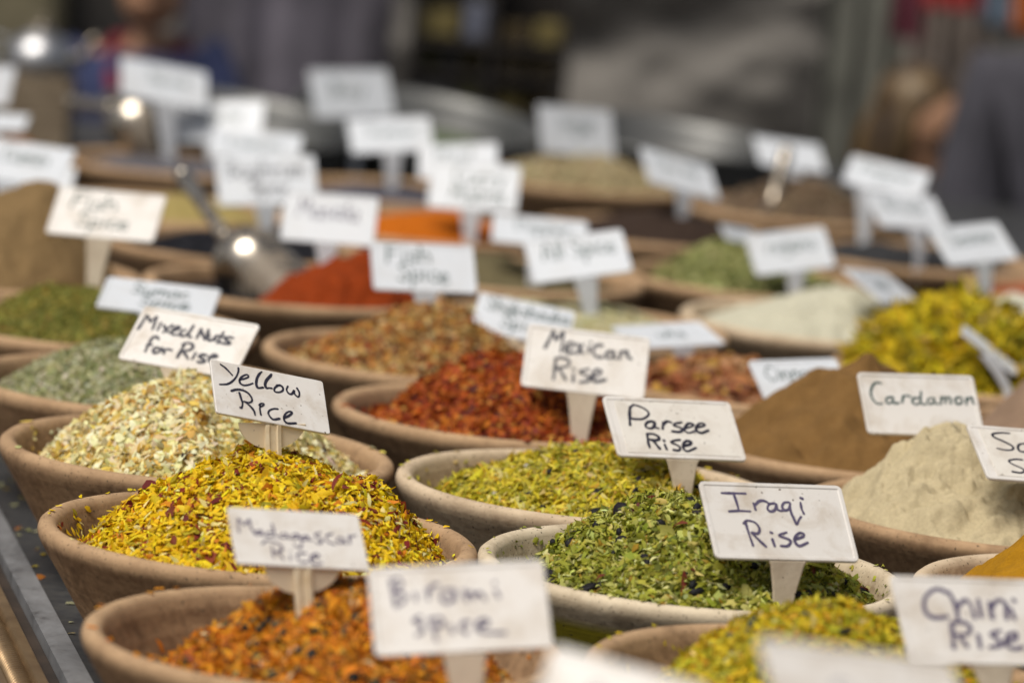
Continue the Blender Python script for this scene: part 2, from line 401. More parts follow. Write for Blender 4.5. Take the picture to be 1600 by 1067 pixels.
def scatter(pos, nor, kind, L, Wd, Th, palette, rg, tilt=.45, lift=.0, jitter=.14):
    """returns verts, list of faces, colours for a crowd of small pieces"""
    n = len(pos); T = flake_templates(kind, rg); wts = np.array([p[0] for p in palette], float); wts /= wts.sum(); pc = np.array([p[1] for p in palette])
    VS, FS, CS = [], [], []; base = 0
    which = rg.integers(0, len(T), n)
    nor = nor + rg.normal(0, tilt, (n, 3)); nor /= np.linalg.norm(nor, axis=1, keepdims=True)
    a = rg.normal(0, 1, (n, 3)); a -= nor * (a * nor).sum(1, keepdims=True); a /= np.linalg.norm(a, axis=1, keepdims=True)
    b = np.cross(nor, a)
    sz = np.clip(rg.lognormal(-.04, .24, n), .45, 1.75); sl = L * sz * rg.uniform(.8, 1.2, n); sw = Wd * sz * rg.uniform(.75, 1.25, n); st_ = Th * rg.uniform(.7, 1.3, n)
    col = pc[rg.choice(len(pc), n, p=wts)] * (1 + rg.normal(0, jitter, (n, 1))) * (1 + rg.normal(0, jitter * .35, (n, 3)))
    col = np.clip(col, .004, .9)
    for k, (v, f) in enumerate(T):
        ix = np.where(which == k)[0]
        if not len(ix): continue
        X = (v[None, :, 0:1] * sl[ix, None, None]) * a[ix, None] + (v[None, :, 1:2] * sw[ix, None, None]) * b[ix, None] + (v[None, :, 2:3] * st_[ix, None, None]) * nor[ix, None] + pos[ix, None]
        VS.append(X.reshape(-1, 3)); FS.append((f[None] + (np.arange(len(ix)) * len(v))[:, None, None] + base).reshape(-1, f.shape[1]))
        CS.append(np.repeat(col[ix], len(v), 0)); base += len(ix) * len(v)
    return np.concatenate(VS), FS, np.concatenate(CS)

class Heap:
    def __init__(s, key, peak, rise, drop=.018, dside=0.0, dang=180, power=1.25, lump=.005, lscale=22, round_=.12, seed=0, dents=()):
        s.dents = dents
        s.x, s.y, s.R = BOWLS[key]; s.pk = np.array(peak); s.rise = rise; s.drop = drop; s.ds = dside; s.da = math.radians(dang); s.pw = power; s.lump = lump; s.ls = lscale; s.rd = round_; s.seed = seed
    def P(s, r, t):
        drop = s.drop + s.ds * np.maximum(0, np.cos(t - s.da)) ** 1.2
        ri = (s.R / .16) * (.1455 - .56 * np.maximum(drop - .003, 0)) - .0006
        ex, ey = ri * np.cos(t), ri * np.sin(t); ze = .106 - drop
        px = s.pk[0] + (ex - s.pk[0]) * r; py = s.pk[1] + (ey - s.pk[1]) * r
        q = np.sqrt(r * r + s.rd ** 2) - s.rd; q = q / (math.sqrt(1 + s.rd ** 2) - s.rd)
        z = ze + (.106 + s.rise - ze) * (1 - q ** s.pw)
        fade = np.clip((1 - r) * 5, 0, 1)
        z = z + s.lump * fade * 1.6 * fbm(px * s.ls + s.seed * 3.1, py * s.ls, s.seed)
        z = z + s.lump * fade * .8 * fbm(px * s.ls * 3.1 + 7, py * s.ls * 3.1, s.seed + 40, 2)
        for (dx, dy, dr, dd) in s.dents: z = z - dd * fade * np.exp(-(((px - dx) ** 2 + (py - dy) ** 2) / dr ** 2))
        return np.stack([px, py, z], -1)
    def grid(s, nr, nt):
        r = np.linspace(0, 1, nr)[1:]; t = np.linspace(0, 2 * np.pi, nt, endpoint=False)
        rr, tt = np.meshgrid(r, t, indexing='ij'); V = s.P(rr, tt).reshape(-1, 3); c = s.P(np.zeros(1), np.zeros(1))
        i = np.arange(nr - 2)[:, None] * nt; j = np.arange(nt)[None]
        q = np.stack([i + j, i + nt + j, i + nt + (j + 1) % nt, i + (j + 1) % nt], -1).reshape(-1, 4) + 1
        tri = np.stack([np.zeros(nt, int), 1 + np.arange(nt), 1 + (np.arange(nt) + 1) % nt], -1)
        # a skirt down inside the bowl so that the heap is a solid
        last = np.arange(nt) + 1 + (nr - 2) * nt; low = V.reshape(nr - 1, nt, 3)[-1].copy(); low[:, :2] *= .88; low[:, 2] = np.maximum(low[:, 2] - .022, .016)
        VV = np.concatenate([c, V, low]); lo = np.arange(nt) + len(c) + len(V)
        sk = np.stack([last, lo, np.roll(lo, -1), np.roll(last, -1)], -1)
        return VV, [tri, q, sk]
    def sample(s, n, rg):
        r = np.sqrt(rg.uniform(0, 1, n)) * .995; t = rg.uniform(0, 2 * np.pi, n); e = .02
        p = s.P(r, t); d1 = s.P(np.clip(r + e, 0, 1), t) - s.P(np.clip(r - e, 0, 1), t); d2 = s.P(r, t + e) - s.P(r, t - e)
        nn = np.cross(d1, d2); nn /= np.linalg.norm(nn, axis=1, keepdims=True) + 1e-9
        nn *= np.sign(nn[:, 2:3]); return p, nn
def pxoff(key, x, y):   # where a photographed peak lies relative to its bowl, taken on the bowl's own vertical plane
    bx, by, _ = BOWLS[key]; q = at_y(x, y, by); return q[0] - bx, q[2] - .106
def heap(key, name, label, peak_px, back=0.0, mixes=(), base=(.3, .2, .05), seed=1, nt=120, nr=40, rise=None, dust=0, px0=False, **kw):
    dx, rz = (0.0, 0.0) if px0 else pxoff(key, *peak_px)
    if back:   # the summit stands nearer or farther than the bowl's centre
        bx, by, _ = BOWLS[key]; q = at_y(*peak_px, by + back); dx, rz = q[0] - bx, q[2] - .106
    h = Heap(key, (dx, back), rz if rise is None else rise, seed=seed, **kw); rg = np.random.default_rng(seed)
    V, F = h.grid(nr, nt); cols = np.tile(np.array(base), (len(V), 1)) * (1 + .25 * rg.normal(0, 1, (len(V), 1)))
    VS = [V]; FS = list(F); CS = [np.clip(cols, .003, .9)]; b = len(V)
    for (kind, n, L, Wd, Th, pal, tilt, lift) in mixes:
        p, nn = h.sample(n, rg); p = p + nn * (rg.uniform(-.3, 1, (n, 1)) * lift)
        v, f, c = scatter(p, nn, kind, L, Wd, Th, pal, rg, tilt); VS.append(v); FS += [q + b for q in f]; CS.append(c); b += len(v)
    if dust:
        mixes = mixes[1:]   # pieces left sticking to the bowl's inner wall and on its lip
        t = rg.uniform(0, 2 * np.pi, dust); dr = rg.beta(1, 1.2, dust) * (kw.get('drop', .018) + .006); lipz = rg.uniform(0, 1, dust) < .2
        rr = (h.R / .16) * (.1448 - .56 * np.maximum(dr - .003, 0)); rr = np.where(lipz, h.R * rg.uniform(.945, .975, dust), rr); z = np.where(lipz, .1094, .1045 - dr)
        p = np.stack([rr * np.cos(t), rr * np.sin(t), z], -1); nn = np.stack([-np.cos(t) * .87, -np.sin(t) * .87, .5 + 0 * t], -1); nn[lipz] = (0, 0, 1); p = p + nn * .0006
        kind, _, L, Wd, Th, pal, _, _ = mixes[0]; v, f, c = scatter(p, nn, kind, L * .7, Wd * .7, Th * .5, pal, rg, .15); VS.append(v); FS += [q + b for q in f]; CS.append(c); b += len(v)
    me = np_mesh(name, np.concatenate(VS), FS, True, np.concatenate(CS))
    o = link(name, me, M['spice']); o.location = (h.x, h.y, 0); tag(o, label, 'spice heap', 'heaps of spice in the bowls'); return h
def powder(key, label, peak_px, col, back=0.0, seed=1, var=.2, bump=.5, nr=90, nt=260, crumb=.0015, cs=90, rise=None, clumps=0, **kw):
    dx, rz = pxoff(key, *peak_px)
    if back:
        bx, by, _ = BOWLS[key]; q = at_y(*peak_px, by + back); dx, rz = q[0] - bx, q[2] - .106
    h = Heap(key, (dx, back), rz if rise is None else rise, seed=seed, **kw)
    V, F = h.grid(nr, nt); V = V.copy(); k = 1 + (nr - 1) * nt
    V[:k, 2] += crumb * fbm(V[:k, 0] * cs, V[:k, 1] * cs, seed + 5, 5)
    me = np_mesh('spice_heap', V, F); mt = mat_powder('powder_' + key, col, var, bump)
    mats = [mt]
    if clumps:
        rg = np.random.default_rng(seed); p, nn = h.sample(clumps, rg)
        v, f, c = scatter(p, nn, 'raisin', .0042, .0036, .003, [(1, col)], rg, .5)
        me = np_mesh('spice_heap', np.concatenate([V, v]), F + [q + len(V) for q in f])
    o = link('spice_heap', me, mats); o.location = (h.x, h.y, 0); tag(o, label, 'spice heap', 'heaps of spice in the bowls'); return h

BLACK = [(1, (.012, .011, .014)), (.4, (.03, .022, .022))]
HE = {}
YEL = [(6, (.83, .56, .006)), (4, (.73, .48, .006)), (3, (.86, .65, .03)), (1, (.86, .74, .28)), (1, (.46, .38, .02)), (1.1, (.66, .23, .01)), (1.0, (.20, .02, .01))]
HE['yel'] = heap('yel', 'spice_heap', 'tall heap of bright yellow flakes dotted with dark red bits', (435, 732), .01, [
    ('flake', 4000, .0034, .0020, .002, YEL, .6, .0022),
    ('flake', 8500, .0076, .0050, .0055, YEL, .5, .003), ('shred', 9500, .0112, .0028, .005, YEL, .4, .0035),
    ('flake', 700, .0078, .0058, .005, [(2, (.16, .012, .01)), (1, (.26, .04, .01))], .5, .0035), ('shred', 250, .014, .0032, .006, [(1, (.75, .66, .3))], .4, .004)],
    base=(.62, .42, .01), seed=1, drop=.016, dside=.010, dang=170, power=1.65, round_=.22, lump=.009, dents=((-.055, -.06, .035, .008), (.07, -.05, .03, .006)), dust=150)
ORA = [(5, (.66, .21, .008)), (4, (.74, .31, .012)), (1.5, (.42, .10, .008)), (2, (.45, .20, .02)), (1.2, (.22, .05, .01)), (.8, (.66, .36, .06)), (.7, (.12, .08, .03))]
HE['mad'] = heap('mad', 'spice_heap', 'low heap of orange flakes with dark olive seeds', (560, 925), .02, [
    ('flake', 9000, .0030, .0020, .002, ORA, .6, .0035),
    ('flake', 8500, .0072, .0046, .005, ORA, .5, .003), ('shred', 9000, .0125, .0030, .005, ORA, .45, .0035),
    ('raisin', 260, .0095, .0075, .005, [(2, (.055, .045, .025)), (1, (.12, .10, .05)), (1, (.02, .018, .014))], .4, .003), ('flake', 300, .009, .007, .004, [(1, (.68, .5, .28)), (1, (.3, .24, .1))], .5, .004)],
    base=(.35, .11, .008), seed=2, drop=.030, dside=.020, dang=185, power=1.4, lump=.010, dents=((-.03, -.05, .035, .008),), dust=70)
CRE = [(6, (.87, .73, .36)), (5, (.89, .81, .52)), (3, (.78, .56, .13)), (1.5, (.56, .50, .22)), (1, (.66, .40, .08)), (.6, (.45, .28, .08))]
HE['mix'] = heap('mix', 'spice_heap', 'heap of cream coloured flakes with black raisins and golden bits', (300, 609), .02, [
    ('flake', 3000, .0034, .0020, .002, CRE, .6, .0022),
    ('flake', 7500, .0092, .0064, .0065, CRE, .5, .003), ('shred', 8500, .0125, .0034, .005, CRE, .45, .0035),
    ('raisin', 60, .010, .008, .006, BLACK, .4, .003), ('raisin', 60, .011, .009, .006, [(1, (.55, .28, .04))], .4, .003), ('flake', 260, .0105, .008, .006, [(1, (.8, .72, .5)), (1, (.62, .42, .1))], .5, .004)],
    base=(.62, .48, .2), seed=3, drop=.018, dside=.008, dang=180, power=1.5, round_=.2, lump=.009, dents=((.05, -.06, .035, .007),), dust=60)
GRN = [(4, (.27, .275, .022)), (4, (.39, .385, .045)), (2.5, (.52, .50, .13)), (2.5, (.14, .155, .015)), (1, (.62, .6, .26)), (.5, (.36, .22, .02))]
HE['iraqi'] = heap('iraqi', 'spice_heap', 'broad heap of green flakes scattered with black raisins', (1100, 795), .0, [
    ('flake', 6000, .0032, .0020, .002, GRN, .6, .0022),
    ('flake', 14000, .0060, .0038, .005, GRN, .55, .003), ('shred', 10000, .0100, .0025, .0045, GRN, .45, .003),
    ('raisin', 150, .0098, .008, .006, BLACK, .4, .003), ('shred', 60, .016, .004, .006, [(1, (.16, .03, .015))], .4, .004), ('flake', 350, .010, .006, .006, [(1, (.5, .46, .12)), (1, (.4, .42, .1))], .5, .004)],
    base=(.16, .17, .02), seed=4, drop=.018, dside=.010, dang=170, power=1.8, round_=.22, lump=.012, dents=((.045, -.055, .032, .016), (-.03, -.03, .025, .007)), dust=220)
PAR = [(5, (.58, .47, .02)), (4, (.68, .56, .06)), (2.5, (.40, .37, .03)), (1.5, (.64, .56, .18)), (1, (.50, .30, .02)), (1, (.26, .25, .025))]
HE['par'] = heap('par', 'spice_heap', 'heap of yellow green shreds with black raisins and pale nuts', (955, 708), .02, [
    ('flake', 10000, .0030, .0020, .002, PAR, .6, .0035),
    ('flake', 6500, .0070, .0046, .0055, PAR, .5, .003), ('shred', 11500, .0125, .0028, .005, PAR, .45, .0035),
    ('raisin', 80, .010, .0085, .006, BLACK, .4, .003), ('raisin', 120, .0085, .0065, .004, [(2, (.66, .5, .2)), (1, (.6, .3, .05)), (1, (.7, .62, .42))], .4, .003)],
    base=(.36, .29, .02), seed=5, drop=.017, dside=.008, dang=180, power=1.6, round_=.2, lump=.009, dents=((-.02, -.06, .03, .006),), dust=60)
CHI = [(5, (.60, .45, .01)), (3, (.68, .52, .03)), (3, (.44, .40, .02)), (1.5, (.56, .28, .01)), (1, (.32, .30, .03)), (.6, (.68, .58, .2))]
HE['chini'] = heap('chini', 'spice_heap', 'heap of golden yellow shreds with grey green pumpkin seeds', (1290, 957), .0, [
    ('flake', 9000, .0030, .0020, .002, CHI, .6, .0035),
    ('flake', 6000, .0070, .0046, .005, CHI, .5, .003), ('shred', 12000, .0125, .0028, .005, CHI, .45, .004),
    ('raisin', 90, .013, .0075, .004, [(2, (.10, .11, .06)), (1, (.02, .02, .02)), (1, (.16, .15, .10))], .4, .004)],
    base=(.42, .30, .01), seed=6, drop=.024, dside=.014, dang=185, power=1.45, lump=.009, dust=60)
RED = [(5, (.36, .058, .008)), (4, (.48, .12, .012)), (2, (.20, .022, .008)), (2, (.56, .17, .015)), (1, (.10, .014, .01)), (.6, (.6, .3, .06))]
HE['mex'] = heap('mex', 'spice_heap', 'heap of dark red chilli flakes with orange shreds', (800, 566), .02, [
    ('flake', 8000, .0030, .0020, .002, RED, .6, .0035),
    ('flake', 6500, .0098, .0066, .007, RED, .5, .003), ('shred', 7000, .011, .003, .005, RED, .45, .004)],
    base=(.24, .035, .008), seed=7, drop=.018, dside=.006, dang=180, power=1.45, lump=.010, dust=50)
FIV = [(4, (.40, .15, .03)), (4, (.56, .36, .12)), (3, (.22, .09, .025)), (2, (.55, .26, .04)), (1.5, (.6, .46, .22)), (1.5, (.09, .04, .02)), (.7, (.4, .06, .02))]
HE['five'] = heap('five', 'spice_heap', 'heap of mixed tan, rust and brown crumbs', (680, 482), .02, [
    ('raisin', 3500, .0068, .0056, .004, FIV, .5, .003), ('flake', 7000, .0075, .005, .005, FIV, .5, .003)],
    base=(.3, .16, .05), seed=8, drop=.018, power=1.3)
HRB = [(4, (.43, .42, .22)), (4, (.32, .325, .13)), (3, (.60, .58, .40)), (2, (.20, .22, .08)), (1, (.62, .6, .46))]
HE['herb'] = heap('herb', 'spice_heap', 'low heap of pale grey green crushed herb', (190, 535), .03, [
    ('flake', 16000, .0056, .0032, .004, HRB, .55, .002)], base=(.28, .3, .15), seed=9, drop=.020, power=1.35)
ZAT = [(4, (.20, .20, .035)), (4, (.28, .26, .045)), (2, (.13, .145, .025)), (1.5, (.38, .31, .06)), (1, (.30, .17, .03))]
HE['zat'] = heap('zat', 'spice_heap', 'heap of olive green ground herb under the tall brown heap', (110, 450), .03, [
    ('flake', 14000, .0052, .0032, .0035, ZAT, .5, .002)], base=(.18, .175, .03), seed=10, drop=.018, power=1.4)
HE['cum'] = powder('cum', 'tall mountain of fine brown powder at the table edge', (75, 290), (.185, .12, .054), .0, 11, drop=.012, power=1.15, lump=.006, crumb=.002)
HE['tur'] = powder('tur', 'heap of deep orange yellow turmeric powder', (1735, 795), (.31, .15, .006), .0, 12, drop=.014, power=1.2, crumb=.003)
HE['beige'] = powder('beige', 'crumbly heap of pale beige powder around the cardamon tag', (1505, 668), (.43, .36, .225), .02, 13, .14, .5, drop=.006, power=1.2, round_=.22, lump=.014, lscale=22, crumb=.0052, cs=90, nr=170, nt=460, dents=((-.03, -.06, .03, .010), (.05, -.03, .03, .008)))
HE['cin'] = powder('cin', 'steep smooth cone of brown cinnamon powder', (1378, 552), (.165, .090, .030), .0, 14, .22, drop=.012, power=1.12, lump=.022, lscale=13, round_=.07, crumb=.003, cs=60, dents=((.035, -.06, .03, .012), (-.06, -.05, .04, .008)))
NUT = [(4, (.30, .10, .035)), (3, (.40, .17, .06)), (2, (.45, .25, .12)), (2, (.16, .05, .02)), (1, (.5, .28, .05))]
HE['nut'] = heap('nut', 'spice_heap', 'shallow layer of reddish brown dried pieces', (1120, 575), .0, [
    ('raisin', 1500, .014, .011, .007, NUT, .5, .004), ('flake', 1500, .014, .009, .006, NUT, .5, .004)], base=(.2, .07, .03), seed=15, drop=.016, power=1.6)
HE['pale'] = heap('pale', 'spice_heap', 'level fill of cream coloured grains', (880, 478), .0, [
    ('raisin', 5000, .006, .004, .003, [(3, (.60, .55, .33)), (2, (.5, .45, .22)), (1, (.68, .64, .45))], .4, .001)], base=(.52, .46, .26), seed=16, drop=.008, power=1.8)
HE['tap'] = powder('tap', 'smooth heap of grey brown powder', (1660, 578), (.23, .155, .105), .0, 17, drop=.014, power=1.3)
POD = [(5, (.60, .45, .008)), (3, (.40, .33, .012)), (3, (.74, .56, .02)), (2, (.24, .22, .02)), (1, (.5, .36, .1))]
HE['pod'] = heap('pod', 'spice_heap', 'tangled pile of long yellow green pods', (1462, 478), .0, [
    ('shred', 6500, .036, .0052, .012, POD, .5, .010)], base=(.22, .18, .015), seed=18, drop=.016, power=1.5, lump=.014, lscale=30)
HE['white'] = powder('white', 'heap of off white powder', (1325, 452), (.46, .44, .34), .0, 19, .1, drop=.012, power=1.3, lump=.008)
GRE = [(4, (.27, .28, .09)), (3, (.38, .38, .15)), (2, (.16, .18, .05)), (1, (.45, .45, .2))]
HE['green'] = heap('green', 'spice_heap', 'small heap of light green dried leaves', (1125, 386), .0, [
    ('flake', 5000, .010, .006, .006, GRE, .5, .004)], base=(.2, .22, .06), seed=20, drop=.020, power=1.25)
HE['dk'] = powder('dk', 'heap of very dark brown powder', (1045, 328), (.035, .022, .016), .0, 21, drop=.014, power=1.3)
HE['bl'] = heap('bl', 'spice_heap', 'level fill of glossy black seeds', (400, 372), .0, [('raisin', 3500, .006, .005, .004, [(1, (.012, .012, .018))], .4, .002)], base=(.012, .012, .018), seed=22, drop=.016, power=1.8)
HE['papbase'] = heap('pap', 'spice_heap', 'level black seeds around the red paprika powder', (440, 428), .0, [('raisin', 4500, .0055, .0045, .004, [(1, (.012, .012, .018))], .4, .002)], base=(.012, .012, .018), seed=37, drop=.018, power=1.8, rise=-.014)
px_, py_, _ = BOWLS['pap']; BOWLS['papred'] = (px_ + .052, py_ - .030, .118)
HE['pap'] = powder('papred', 'heap of deep red paprika powder beside a steel scoop', (562, 398), (.22, .033, .004), .02, 23, .3, .8, crumb=.005, drop=.020, power=1.25, lump=.008, rise=.046)
HE['ora'] = powder('ora', 'heap of bright orange powder between white tags', (685, 331), (.40, .10, .004), .0, 24, drop=.014, power=1.3)
TAN = [(4, (.44, .35, .19)), (3, (.52, .44, .26)), (2, (.32, .24, .12))]
HE['tan'] = heap('tan', 'spice_heap', 'heap of tan seeds under an upright tag', (905, 242), .0, [('raisin', 3500, .009, .006, .005, TAN, .5, .003)], base=(.35, .27, .14), seed=25, drop=.012, power=1.4)
BRN = [(4, (.17, .11, .065)), (3, (.24, .17, .10)), (2, (.10, .065, .04))]
HE['brn'] = heap('brn', 'spice_heap', 'heap of coarse brown seeds around a scoop', (1265, 288), .0, [('raisin', 3000, .010, .008, .006, BRN, .5, .003)], base=(.14, .09, .055), seed=26, drop=.014, power=1.4)
HE['curry'] = powder('curry', 'level fill of dull olive yellow powder', (290, 312), (.30, .235, .085), .0, 27, drop=.012, power=1.5)
HE['gA'] = powder('gA', 'level fill of slate grey seeds', (250, 250), (.10, .095, .105), .0, 28, drop=.012, power=1.8)
HE['gB'] = powder('gB', 'level fill of blue grey seeds', (600, 293), (.085, .08, .095), .0, 29, drop=.012, power=1.8)
HE['ker'] = powder('ker', 'level fill of coal black seeds', (1420, 388), (.03, .03, .032), .0, 30, drop=.010, power=1.6)
HE['red'] = powder('red', 'low heap of brick red powder', (1690, 440), (.28, .085, .04), .0, 31, drop=.012, power=1.5)
HE['rice2'] = powder('rice2', 'low heap of whitish grains', (1590, 462), (.46, .45, .36), .0, 32, .15, drop=.012, power=1.4)
HE['sum'] = powder('sum', 'level fill of dark olive leaves', (760, 405), (.115, .095, .05), .0, 33, drop=.014, power=1.6)
HE['lb'] = powder('lb', 'heap of rust brown powder among the far tags', (30, 215), (.24, .11, .045), .0, 34, drop=.012, power=1.4)
HE['fc'] = heap('fc', 'spice_heap', 'heap of orange shreds under the Birami tag', (0, 0), .0, [('shred', 3000, .013, .004, .006, ORA, .5, .003)], base=(0.35, 0.11, 0.008), seed=35, drop=.016, power=1.3, rise=.012, px0=True)
HE['fd'] = heap('fd', 'spice_heap', 'heap of yellow shreds below the Chini tag', (0, 0), .0, [('shred', 3000, .013, .004, .006, CHI, .5, .003)], base=(0.42, 0.3, 0.01), seed=36, drop=.016, power=1.3, rise=.012, px0=True)
HE['fa'] = heap('fa', 'spice_heap', 'heap of red flakes in the row nearest the viewer', (0, 0), .0, [('shred', 3000, .013, .004, .006, RED, .5, .003)], base=(0.24, 0.035, 0.008), seed=38, drop=.016, power=1.3, rise=.012, px0=True)
HE['fb'] = heap('fb', 'spice_heap', 'heap of cream flakes in the row nearest the viewer', (0, 0), .0, [('shred', 3000, .013, .004, .006, CRE, .5, .003)], base=(0.6, 0.45, 0.2), seed=39, drop=.016, power=1.3, rise=.012, px0=True)

# crumbs spilled on the table top
rg = np.random.default_rng(77); n = 170
ss = rg.uniform(-.5, 2.2, n); oo = -rg.gamma(1.6, .018, n) - .003
pp = np.array([ed(a, b, .0012) for a, b in zip(ss, oo)]); pp[:, 2] = .0012
v, f, c = scatter(pp, np.tile([0, 0, 1.0], (n, 1)), 'flake', .0062, .0042, .003, [(4, (.40, .38, .22)), (2, (.28, .24, .1)), (1, (.45, .33, .03)), (1, (.35, .12, .02))], rg, .15)
tag(link('spilled_crumbs', np_mesh('spilled_crumbs', v, f, True, c), M['spice']), 'spice crumbs spilled on the dark table top along its edge', 'crumbs', kind='stuff')

# ------------------------------------------------------------------ handwritten tags
def smooth_line(p, k=6):
    p = np.array(p, float)
    if len(p) < 3: return p if len(p) > 1 else np.vstack([p, p + .001])
    e = np.vstack([2 * p[0] - p[1], p, 2 * p[-1] - p[-2]]); out = []
    for i in range(1, len(e) - 2):
        for t in np.linspace(0, 1, k, endpoint=False):
            out.append(.5 * (2 * e[i] + (e[i + 1] - e[i - 1]) * t + (2 * e[i - 1] - 5 * e[i] + 4 * e[i + 1] - e[i + 2]) * t * t + (-e[i - 1] + 3 * e[i] - 3 * e[i + 1] + e[i + 2]) * t ** 3))
    out.append(p[-1]); return np.array(out)
def ink_mesh(strokes, width, z0, seed=0):
    """strokes: lists of (x, y) in metres on the board; flat felt-pen lines with round ends"""
    rg = np.random.default_rng(seed); V = []; F = []
    for si, s in enumerate(strokes):
        c = smooth_line(s); d = np.gradient(c, axis=0); L = np.linalg.norm(d, axis=1, keepdims=True) + 1e-12; d = d / L
        nrm = np.stack([-d[:, 1], d[:, 0]], -1); n = len(c); z = z0 + si * 1.2e-5
        wv = width * .5 * (1 + .16 * np.sin(np.linspace(0, rg.uniform(3, 9), n) + rg.uniform(0, 6))) * rg.uniform(.92, 1.1)
        left = c + nrm * wv[:, None]; right = c - nrm * wv[:, None]
        arc = np.linspace(0, np.pi, 7)[1:-1]
        e0 = [c[0] + (nrm[0] * math.cos(a) - d[0] * math.sin(a)) * wv[0] for a in arc]
        e1 = [c[-1] + (-nrm[-1] * math.cos(a) + d[-1] * math.sin(a)) * wv[-1] for a in arc]
        b = len(V); V += [(*p, z) for p in left] + [(*p, z) for p in right]
        F += [(b + i, b + n + i, b + n + i + 1, b + i + 1) for i in range(n - 1)]
        k = len(V); V += [(*p, z) for p in e0]; F.append((b, *range(k, k + len(e0)), b + n))
        k = len(V); V += [(*p, z) for p in e1]; F.append((b + 2 * n - 1, *range(k, k + len(e1)), b + n - 1))
    return V, F

FONT = {  # plain single-stroke hand: x-height 1
 'a': (.95, [[(.75, .9), (.3, 1), (.05, .5), (.3, 0), (.7, .3), (.75, .9)], [(.75, .9), (.78, .2), (.95, 0)]]),
 'b': (.9, [[(.1, 1.8), (.1, 0)], [(.1, .7), (.5, 1), (.8, .5), (.5, 0), (.1, .15)]]),
 'c': (.8, [[(.75, .85), (.4, 1), (.08, .5), (.4, 0), (.78, .15)]]),
 'd': (.95, [[(.75, .8), (.35, 1), (.05, .5), (.35, 0), (.75, .3)], [(.78, 1.8), (.78, 0)]]),
 'e': (.85, [[(.1, .5), (.65, .6), (.6, .95), (.25, .9), (.06, .45), (.35, 0), (.8, .2)]]),
 'f': (.7, [[(.7, 1.7), (.4, 1.8), (.3, 1.2), (.3, 0)], [(.05, .95), (.6, 1)]]),
 'g': (.95, [[(.75, .9), (.3, 1), (.05, .55), (.4, .15), (.75, .6)], [(.78, 1), (.78, -.4), (.4, -.7), (.1, -.5)]]),
 'h': (.95, [[(.1, 1.8), (.1, 0)], [(.1, .6), (.5, 1), (.78, .7), (.8, 0)]]),
 'i': (.4, [[(.2, 1), (.2, 0)], [(.2, 1.42), (.22, 1.46)]]),
 'k': (.85, [[(.1, 1.8), (.1, 0)], [(.7, 1), (.12, .45)], [(.3, .6), (.75, 0)]]),
 'l': (.4, [[(.2, 1.8), (.2, 0)]]),
 'm': (1.35, [[(.1, 1), (.1, 0)], [(.1, .6), (.4, 1), (.62, .7), (.62, 0)], [(.62, .6), (.95, 1), (1.18, .7), (1.2, 0)]]),
 'n': (.95, [[(.1, 1), (.1, 0)], [(.1, .6), (.5, 1), (.78, .7), (.82, 0)]]),
 'o': (.9, [[(.45, 1), (.08, .6), (.2, .05), (.6, .0), (.8, .5), (.5, 1)]]),
 'p': (.9, [[(.1, 1), (.1, -.7)], [(.1, .7), (.5, 1), (.8, .5), (.5, 0), (.1, .2)]]),
 'r': (.75, [[(.12, 1), (.12, 0)], [(.12, .55), (.4, .95), (.7, .9)]]),
 's': (.75, [[(.68, .9), (.3, 1), (.12, .7), (.6, .4), (.55, .05), (.08, .1)]]),
 't': (.65, [[(.3, 1.5), (.3, .1), (.55, 0)], [(.05, 1), (.6, 1)]]),
 'u': (.95, [[(.1, 1), (.15, .15), (.5, 0), (.78, .4)], [(.8, 1), (.82, 0)]]),
 'w': (1.2, [[(.08, 1), (.2, 0), (.55, .3), (.58, .7)], [(.58, .4), (.85, 0), (1.1, .4), (1.1, 1)]]),
 'x': (.8, [[(.08, 1), (.72, 0)], [(.72, 1), (.08, 0)]]),
 'y': (.85, [[(.1, 1), (.42, .2)], [(.75, 1), (.2, -.7)]]),
 'A': (1.2, [[(.05, 0), (.55, 1.8), (1.05, 0)], [(.25, .65), (.85, .65)]]),
 'B': (1.1, [[(.1, 1.8), (.1, 0)], [(.1, 1.8), (.8, 1.5), (.15, .95)], [(.15, .95), (.95, .55), (.1, 0)]]),
 'C': (1.15, [[(1, 1.6), (.6, 1.8), (.1, .9), (.55, 0), (1.05, .25)]]),
 'F': (1.0, [[(.1, 1.8), (.1, 0)], [(.1, 1.75), (.9, 1.8)], [(.1, .95), (.7, 1)]]),
 'L': (1.0, [[(.1, 1.8), (.1, .02), (.85, 0)]]),
 'M': (1.4, [[(.05, 0), (.25, 1.8)], [(.25, 1.8), (.65, .8), (1.05, 1.8)], [(1.05, 1.8), (1.25, 0)]]),
 'P': (1.05, [[(.1, 1.8), (.1, 0)], [(.1, 1.75), (.85, 1.6), (.8, 1), (.12, .85)]]),
 'R': (1.1, [[(.1, 1.8), (.1, 0)], [(.1, 1.75), (.85, 1.55), (.75, 1), (.12, .85)], [(.4, .85), (.95, 0)]]),
 'S': (1.05, [[(.95, 1.6), (.5, 1.8), (.12, 1.4), (.85, .6), (.6, .02), (.05, .2)]]),
 'T': (1.1, [[(.05, 1.75), (1.05, 1.8)], [(.55, 1.78), (.55, 0)]]),
 'Z': (1.1, [[(.1, 1.75), (.95, 1.8), (.1, 0), (1, .05)]]),
}
